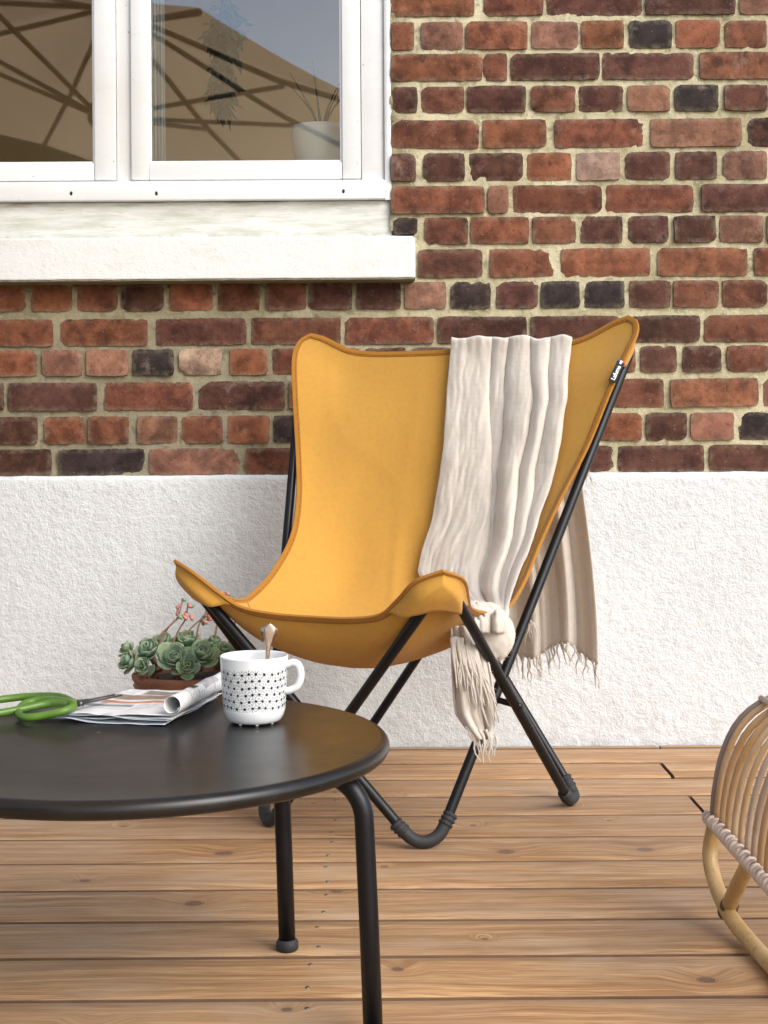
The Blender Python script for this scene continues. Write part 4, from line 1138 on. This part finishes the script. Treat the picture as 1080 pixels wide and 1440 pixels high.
# resample the outer wall finely for the pattern
dense = []
for k in range(len(pf)-1):
    n = 26 if 5 <= k <= 8 else 2
    for q in range(n): dense.append((lerp(pf[k][0], pf[k+1][0], q/n), lerp(pf[k][1], pf[k+1][1], q/n)))
dense.append(pf[-1])
NA = 300
mb = MB().lathe(dense, NA); me = mb.build('body', M['mug'], mug, True)
cols = []; md_ = len(dense); wi = (.80, .81, .81); bk = (.012, .012, .016)
sp_ = .0118; rowh = sp_*.80; outer0 = next(i for i, p in enumerate(dense) if p[0] >= RT*.90); outer1 = max(i for i, p in enumerate(dense) if p[0] >= RT*.985)
NCOL = 27
for k in range(NA):
    for i in range(md_):
        r_, z = dense[i]; c = wi
        if outer0 <= i <= outer1 and .021 < z < HM*.86:
            a = k/NA*NCOL; best = 9; 
            r0 = round((z-.021)/rowh); ink = 0
            for rr in (r0-1, r0, r0+1):
                zz = .026+rr*rowh
                if not (.022 < zz < HM*.84): continue
                off = .5*(rr % 2)+.16*math.sin(rr*12.9); ca = round(a-off)+off
                for c2 in (ca-1, ca, ca+1):
                    jx_, jz_ = .12*math.sin(c2*7.7+rr*3.3), .0012*math.sin(c2*5.1+rr*9.1)
                    dxm = (a-c2-jx_)*(.3/NCOL)*.96; dzm = z-zz-jz_; dd = math.hypot(dxm, dzm)
                    if dd < .0020: ink = max(ink, 1)
                    elif dd < .0070:
                        an = math.atan2(dzm, dxm)*8/(2*math.pi)+rr; 
                        if abs(an-round(an)) < .19: ink = max(ink, .78*(1-(dd-.0018)/.0085))
            c = tuple(lerp(w_, b_, ink) for w_, b_ in zip(wi, bk))
        cols.append(c)
set_attr_color(me.data, 'tint', cols)
me.rotation_euler.z = .3
hpts = cr([(RT*.95, 0, HM*.86), (RT*1.17, 0, HM*.90), (RT*1.33, 0, HM*.84), (RT*1.37, 0, HM*.69), (RT*1.27, 0, HM*.55), (RT*1.08, 0, HM*.49), (RT*.92, 0, HM*.475)], 30)
hd = MB().tube(hpts, .0055, 12); hd.v = [Vector((v.x, v.y*1.35, v.z)) for v in hd.v]
ho = hd.build('handle', M['mug'], mug, True); set_attr_color(ho.data, 'tint', [wi]*len(ho.data.vertices)); ho.rotation_euler.z = R(-6)
for k in range(8):
    a = k*math.pi/4+.2; f_ = MB().lathe([(0, 0.0002), (.0022, .0002), (.0026, .0026)], 8, RT*.64*math.cos(a), RT*.66*math.sin(a)).build('foot', M['mug'], mug, True); set_attr_color(f_.data, 'tint', [wi]*len(f_.data.vertices))
MB().lathe([(0, HM*.45), (RT*.895, HM*.45)], 40).build('coffee', plain('black_coffee', (.012, .006, .003), .08, .1), mug)
# spoon (in the mug)
sp0 = Vector((mp.x+.012, mp.y+.012, TZ+.014)); sp1 = P(379, 877, mp.y+.02)
spn = empty('teaspoon', sp0); tag(spn, 'worn silver teaspoon standing in the patterned mug', 'spoon')
ax = (sp1-sp0); L = ax.length; ax.normalize(); sd_ = Vector((1, 0, 0)); sd_ = (sd_-ax*sd_.dot(ax)).normalized(); nn_ = ax.cross(sd_)
vs = []; fs = []; prw = [(0, .004), (.08, .011), (.2, .013), (.3, .007), (.36, .0026), (.55, .0024), (.72, .0038), (.80, .0076), (.90, .0124), (.95, .0118), (.98, .0070), (1, .0012)]
for t, w in prw:
    c0 = ax*(L*t)-nn_*(.004 if t < .3 else .0)
    for a, b in ((-1, .0004), (-.5, .0012), (0, .0014), (.5, .0012), (1, .0004), (.5, -.0006), (0, -.0007), (-.5, -.0006)): vs.append(c0+sd_*(a*w)+nn_*b)
for k in range(len(prw)-1):
    for c in range(8): fs.append((k*8+c, k*8+(c+1) % 8, (k+1)*8+(c+1) % 8, (k+1)*8+c))
mesh('handle', vs, fs, M['silver'], spn, True)
# newspaper
A_, B_, C_, D_ = G(64, 1010, TZ+.004), G(246, 1017, TZ+.004), G(318, 969, TZ+.014), G(176, 970, TZ+.014)
for v_ in (A_, B_, C_, D_): v_.z = 0
np_ = empty('newspaper', (A_.x, A_.y, TZ)); tag(np_, 'folded newspaper with a rolled edge lying on the round table', 'newspaper')
def bil(p, q, z): 
    v_ = A_.lerp(B_, p).lerp(D_.lerp(C_, p), q)-A_; return Vector((v_.x, v_.y, z))
Wd = (B_-A_).length; rr_ = .0135
def sheet(name, lift, curl, pr0, pr1, seed, q0=0.0, q1=1.0):
    prof = []
    n = 44
    for k in range(n): 
        p = lerp(pr0, pr1, k/(n-1)); prof.append((p, lift+.0022*math.sin(p*5+seed)+.002*noise.noise(Vector((p*4, seed, 0)))*1.0))
    if curl:
        b0 = prof[-1]
        for k in range(1, 40):
            a = k/39*R(430); r_ = rr_*(1-.22*k/39); prof.append((b0[0]+(r_*math.sin(a))/Wd, b0[1]+rr_-r_*math.cos(a)))
    nq = 46; vs = []; fs = []; cols = []; m = len(prof)
    for j in range(nq):
        q = lerp(q0, q1, j/(nq-1))
        for i, (p, z) in enumerate(prof):
            wob = .0022*noise.noise(Vector((p*5, q*5, seed)))+.006*q*(1-sm(p*1.4))*(.4 if curl else 0)
            vs.append(bil(p+.012*noise.noise(Vector((q*4, seed, 3)))*(1 if i == 0 else 0), q, max(z+wob, .0008)))
            u_, v_ = (p if i < n else 1+(i-n)/40*.5), q
            c = (.70, .70, .69)
            txt = noise.noise(Vector((u_*120, v_*28, seed*3)))
            colm = (u_*4.0) % 1
            if .08 < colm < .92 and (v_*26) % 1 < .55 and txt > -.25: c = (.50, .50, .50)
            def rect(a0, a1, b0_, b1_): return a0 < u_ < a1 and b0_ < v_ < b1_
            if curl:
                if rect(.10, .62, .60, .76): k2 = .5+.5*noise.noise(Vector((u_*14, v_*18, 1))); c = (.20+.16*k2, .15+.12*k2, .11+.09*k2)
                elif rect(.30, .95, .80, .92): k2 = .5+.5*noise.noise(Vector((u_*18, v_*22, 2))); c = (.30*k2+.1, .27*k2+.09, .22*k2+.08)
                elif rect(.15, .80, .44, .52): c = (.52, .24, .14)
                elif rect(.05, .5, .30, .38): c = (.26, .27, .30)
                elif rect(1.15, 1.5, .33, .45): c = (.05, .05, .055)
                elif rect(1.12, 1.5, .50, .80): k2 = .5+.5*noise.noise(Vector((u_*20, v_*25, 5))); c = (.25+.25*k2, .24+.25*k2, .25+.26*k2)
                elif v_ < .22 or rect(0, 1, .53, .58): c = (.70, .70, .69)
            else:
                if v_ < .03: c = (.45, .5, .56)
            cols.append(c)
    for j in range(nq-1):
        for i in range(m-1): fs.append((j*m+i, j*m+i+1, (j+1)*m+i+1, (j+1)*m+i))
    o = mesh(name, vs, fs, M['paper'], np_, True); set_attr_color(o.data, 'tint', cols)
    md = o.modifiers.new('thickness', 'SOLIDIFY'); md.thickness = .0004
    return o
sheet('page', .003, 0, -.12, .93, 1.3, -.015, .97); sheet('page', .0065, 0, .02, .97, 4.1, .01, 1.0); sheet('page', .0098, 0, .10, .95, 6.6, .0, .98); sheet('front_page', .0138, 1, .06, .97, 9.2, .012, 1.0)
# scissors lying over the paper's edge
sc0 = G(60, 1000, TZ+.01); scs = empty('garden_scissors', (sc0.x, sc0.y, TZ)); tag(scs, 'garden scissors with green plastic loop handles lying on the newspaper', 'scissors')
def sp3(px, py, z): q = G(px, py, TZ+z); return Vector((q.x-sc0.x, q.y-sc0.y, z))
piv = (112, 991, .020)
def loopt(pl_, n=60, r=.0056): return MB().tube(cr([sp3(*p) for p in pl_], n, True)[:-1], r, 10, closed=True)
h1 = [(104, 992, .020), (88, 986, .020), (60, 984, .017), (34, 990, .013), (26, 1003, .009), (36, 1009, .009), (62, 1006, .012), (92, 999, .018)]
h2 = [(103, 989, .020), (84, 980, .018), (48, 979, .014), (6, 983, .011), (-30, 990, .010), (-42, 1000, .010), (-14, 1004, .010), (26, 998, .012), (70, 989, .017)]
loopt(h1).build('handle', M['green'], scs, True); loopt(h2, 70, .0056).build('handle', M['green'], scs, True)
def blade(p0, p1, w):
    a, b = sp3(*p0), sp3(*p1); d = (b-a).normalized(); s_ = Vector((-d.y, d.x, 0)).normalized(); vs = []
    for t, k in ((0, .7), (.25, 1.0), (.7, .7), (.95, .25), (1, .03)):
        c = a.lerp(b, t)
        for x_, z_ in ((-1, .0), (0, .0016), (1, .0), (0, -.0010)): vs.append(c+s_*(w*k*x_)+Vector((0, 0, z_)))
    fs = [(k*4+c, k*4+(c+1) % 4, (k+1)*4+(c+1) % 4, (k+1)*4+c) for k in range(4) for c in range(4)]
    mesh('blade', vs, fs, M['steel'], scs)
blade((98, 993, .0215), (172, 978, .021), .0055); blade((98, 990, .0195), (162, 977, .0185), .0055)
pv = sp3(113, 989, .022); MB().lathe([(0, .003), (.004, .003), (.005, .0015), (.005, -.004)], 14, pv.x, pv.y).build('pivot', M['steel'], scs, True).location.z = pv.z

# ================================================================= POTTED SUCCULENTS
PD = 2.93; pc = P(268, 950, PD)
plant = empty('potted_succulents', (pc.x, pc.y, 0)); tag(plant, 'clay pot of grey-green rosette succulents with pink flower stalks below the white wall', 'potted plant')
PR = .122; PH = P(268, 944, PD).z
MB().lathe([(0, .0005), (.082, .0005), (.088, .006), (PR-.018, PH-.042), (PR-.016, PH-.040), (PR-.003, PH-.034), (PR+.001, PH-.026), (PR-.002, PH-.020), (PR+.003, PH-.012), (PR+.004, PH-.004), (PR, PH), (PR-.009, PH), (PR-.014, PH-.02), (PR-.02, PH-.04)], 56).build('pot', M['pot'], plant, True)
MB().lathe([(0, PH-.008), (PR*.5, PH-.010), (PR-.013, PH-.018)], 30).build('soil', M['soil'], plant, True)
lv = []; lf = []; rim = []
tabl = [(0, .16, 0, .004), (.2, .24, .03, .006), (.45, .40, .09, .008), (.7, .52, .17, .0085), (.88, .42, .25, .007), (.97, .2, .30, .005), (1.03, .0, .34, .003)]
for k, (t, w, z, th) in enumerate(tabl):
    for a in (-1, -.55, 0, .55, 1): lv.append((t, a*w, z+.10*(abs(a)**2)*w*1.2+.02)); rim.append(1. if abs(a) == 1 or t > .95 else (.25 if t < .8 else .5))
    for a in (.55, 0, -.55): lv.append((t, a*w, z-.075-(.05 if a == 0 else .02)+.03*(t > .9))); rim.append(.1)
for k in range(len(tabl)-1):
    for c in range(8): lf.append((k*8+c, k*8+(c+1) % 8, (k+1)*8+(c+1) % 8, (k+1)*8+c))
lme = bpy.data.meshes.new('leaf'); lme.from_pydata(lv, [], lf); lme.update(); lme.materials.append(M['leaf']); lme.polygons.foreach_set('use_smooth', [True]*len(lme.polygons))
set_attr_float(lme, 'rim', rim)
rnd = random.Random(21)
ros = []
def rosette(px, py, dd, size, nl, tilt):
    w = P(px, py, PD+dd); c = Vector((w.x-pc.x, w.y-pc.y, w.z))
    up = Vector(tilt).normalized()
    core = MB().tube([c+up*-.035, c+up*-.012, c+up*.003], lambda t: .0085-.002*t, 8).build('rosette', M['stalk'], plant, True)
    q0 = up.to_track_quat('Z', 'Y').to_matrix().to_4x4()
    for k in range(nl):
        t = k/(nl-1); el = lerp(78, 4, t**.8); az = k*2.39996+rnd.uniform(-.22, .22)
        ln = size*lerp(.42, 1.0, t**.7)*rnd.uniform(.78, 1.14); el += rnd.uniform(-7, 7)
        o = bpy.data.objects.new('leaf', lme); C.objects.link(o); o.parent = core
        o.matrix_basis = Matrix.Translation(c+up*(.004-.012*t)) @ q0 @ Matrix.Rotation(az, 4, 'Z') @ Matrix.Rotation(R(-el), 4, 'Y') @ Matrix.Diagonal((ln, ln*rnd.uniform(.8, .98), ln, 1))
RS = [(247, 929, -.085, .043, 24, (-.05, -.75, .7)), (283, 925, -.07, .043, 22, (.2, -.6, .8)), (210, 918, -.03, .036, 20, (-.35, -.5, .8)), (228, 909, .02, .036, 18, (-.1, -.3, 1)), (262, 906, .02, .038, 18, (.05, -.3, 1)),
      (185, 932, -.03, .034, 18, (-.85, -.4, .4)), (181, 914, .02, .028, 14, (-.7, -.1, .6)), (312, 922, -.02, .038, 18, (.4, -.4, .8)), (300, 910, .04, .034, 16, (.2, 0, 1)), (265, 936, -.105, .030, 16, (0, -.9, .35)), (204, 938, -.08, .028, 14, (-.4, -.8, .4)), (330, 928, -.01, .036, 16, (.6, -.2, .7)), (338, 915, .04, .034, 12, (.6, .2, .8))]
for r_ in RS: rosette(*r_)
# withered leaves and the flower stalks
wl_ = MB(); leafy(wl_, Vector((-.075, -.075, PH+.004)), 16, .03, .03, .010, .03, .006, rnd, .6); leafy(wl_, Vector((-.01, -.10, PH+.004)), 10, .03, .01, .006, .026, .005, rnd, .3)
wl_.build('withered_leaves', plain('withered_leaf', (.20, .085, .045), .8, .4, 40), plant)
stalks = [((205, 918), (228, 890), (250, 868), (257, 843)), ((220, 915), (235, 885), (247, 872), (262, 862)), ((240, 910), (252, 885), (262, 868), (264, 848)), ((250, 905), (270, 882), (285, 868), (292, 856)), ((276, 905), (278, 885), (284, 870), (289, 872)),
          ((322, 915), (323, 880), (322, 850), (316, 832)), ((329, 905), (330, 880), (331, 855), (322, 836)), ((300, 905), (305, 880), (310, 850), (308, 831))]
for k, st in enumerate(stalks):
    dd = -.02+.012*k
    pts = [P(x_, y_, PD+dd*.6) for x_, y_ in st]; pts = [Vector((p.x-pc.x, p.y-pc.y, p.z)) for p in pts]
    so2 = MB().tube(cr(pts, 16), lambda t: .0024-.0008*t, 6).build('flower_stalk', M['stalk'], plant, True)
    for b in range(4 if k != 1 else 2):
        e = pts[-1].lerp(pts[-2], b*.28)+Vector((rnd.uniform(-.006, .006), rnd.uniform(-.006, .006), 0)); d = Vector((rnd.uniform(-.6, .8), rnd.uniform(-.6, .6), -.4+rnd.uniform(-.4, .5))).normalized()
        MB().tube([e, e+d*.005, e+d*.011, e+d*.015], lambda t: .0015+.0033*math.sin(min(1, t*1.05)*2.6), 6).build('flower', M['petal'] if (k+b) % 3 else M['leaf'], so2, True)

# ================================================================= RATTAN FOOTSTOOL
rat = empty('rattan_footstool', (.66, 1.85, 0)); tag(rat, 'low rattan footstool with an arched top of cane ribs and curved cane legs', 'footstool')
def rl(v): return Vector(v)-Vector((.66, 1.85, 0))
def dz(px, py, x):                      # point on the plane x = const seen at that pixel
    k = P(px, py, 1); d = x/k.x; return P(px, py, d)
YF, YN, XB, ZB = 2.135, 1.33, .512, .146
XM = .655
nrib = 23; cane_r = .0051
def ribpath(y, k):
    j = .004*math.sin(k*12.7)
    base = [(XB+.006, 0, ZB), (XB+.010, 0, ZB+.045), (XB+.022, 0, ZB+.10), (XB+.046, 0, ZB+.150), (XB+.085, 0, ZB+.184), (XM, 0, ZB+.198)]
    full_ = base+[(2*XM-a, 0, c) for a, _, c in base[-2::-1]]
    return cr([rl((a, y+j*.3+.002*math.sin(a*60+k), c+.002*math.sin(k*5.1))) for a, _, c in full_], 30)
for k in range(nrib):
    y = lerp(YF-.016, YN+.016, k/(nrib-1)); MB().tube(ribpath(y, k), cane_r*(1+.12*math.sin(k*7.3)), 9).build('rib', M['cane'], rat, True)
gm = plain('grey_cane', (.25, .185, .15), .5, .3, 20, .3)
for y in (YF, YN):
    bow = MB().tube(ribpath(y, 0), .0078, 12).build('end_bow', gm, rat, True); bow['label'] = 'grey weathered bent cane at the end of the ribs'
for x in (XB, 2*XM-XB):
    bar = MB().tube([rl((x, YF+.02, ZB)), rl((x, (YF+YN)/2, ZB-.001)), rl((x, YN-.02, ZB))], .0062, 10).build('rail', M['cane'], rat, True)
    nt = int((YF-YN+.04)/.0155)
    for k in range(nt):
        y0 = YF+.018-k*.0155; pts = []
        for q in range(13):
            a = q/12*2*math.pi; pts.append(rl((x+.0085*math.cos(a), y0-.012*q/12, ZB+.0085*math.sin(a))))
        mb_ = MB().tube(pts, .0030, 6); mb_.v = [v for v in mb_.v]
        mb_.build('lashing', M['wrap'], bar, True)
ridge = MB().tube([rl((XM-.06, YF+.006, ZB+.190)), rl((XM-.06, YN, ZB+.190))], .005, 8).build('ridge_strip', M['wrap'], rat, True)
for x, sg in ((XB, 1), (2*XM-XB, -1)):
    def lp_(dx, y, z): return rl((x+sg*dx, y, z))
    leg = cr([lp_(.004, 2.125, ZB-.004), lp_(-.005, 2.12, .095), lp_(-.004, 2.085, .058), lp_(.004, 2.025, .028), lp_(.016, 1.955, .0145), lp_(.022, 1.85, .0122), lp_(.022, 1.70, .0122), lp_(.022, 1.55, .0122), lp_(.016, 1.50, .0145), lp_(.004, 1.43, .028), lp_(-.004, 1.375, .058), lp_(-.005, 1.345, .095), lp_(.004, 1.34, ZB-.004)], 60)
    MB().tube(leg, .0120, 14).build('leg', M['pole_cane'], rat, True)
    for (ya, yb) in ((1.93, 2.045), (1.53, 1.42)):
        br = MB().tube(cr([lp_(.006, ya, ZB-.006), lp_(.004, lerp(ya, yb, .5), .088), lp_(.004, yb, .036)], 14), .0115, 14).build('brace', M['pole_cane'], rat, True)
        jp = lp_(.004, yb, .034); MB().tube([jp+Vector((0, -.012, .010)), jp, jp+Vector((0, .010, -.008))], .0138, 12).build('joint_binding', plain('dark_binding', (.09, .05, .025), .6, .4, 80, .5), rat, True)
for y in (1.98, 1.49): MB().tube([rl((XB+.01, y, ZB-.022)), rl((2*XM-XB-.01, y, ZB-.022))], .011, 12).build('stretcher', M['cane'], rat, True)
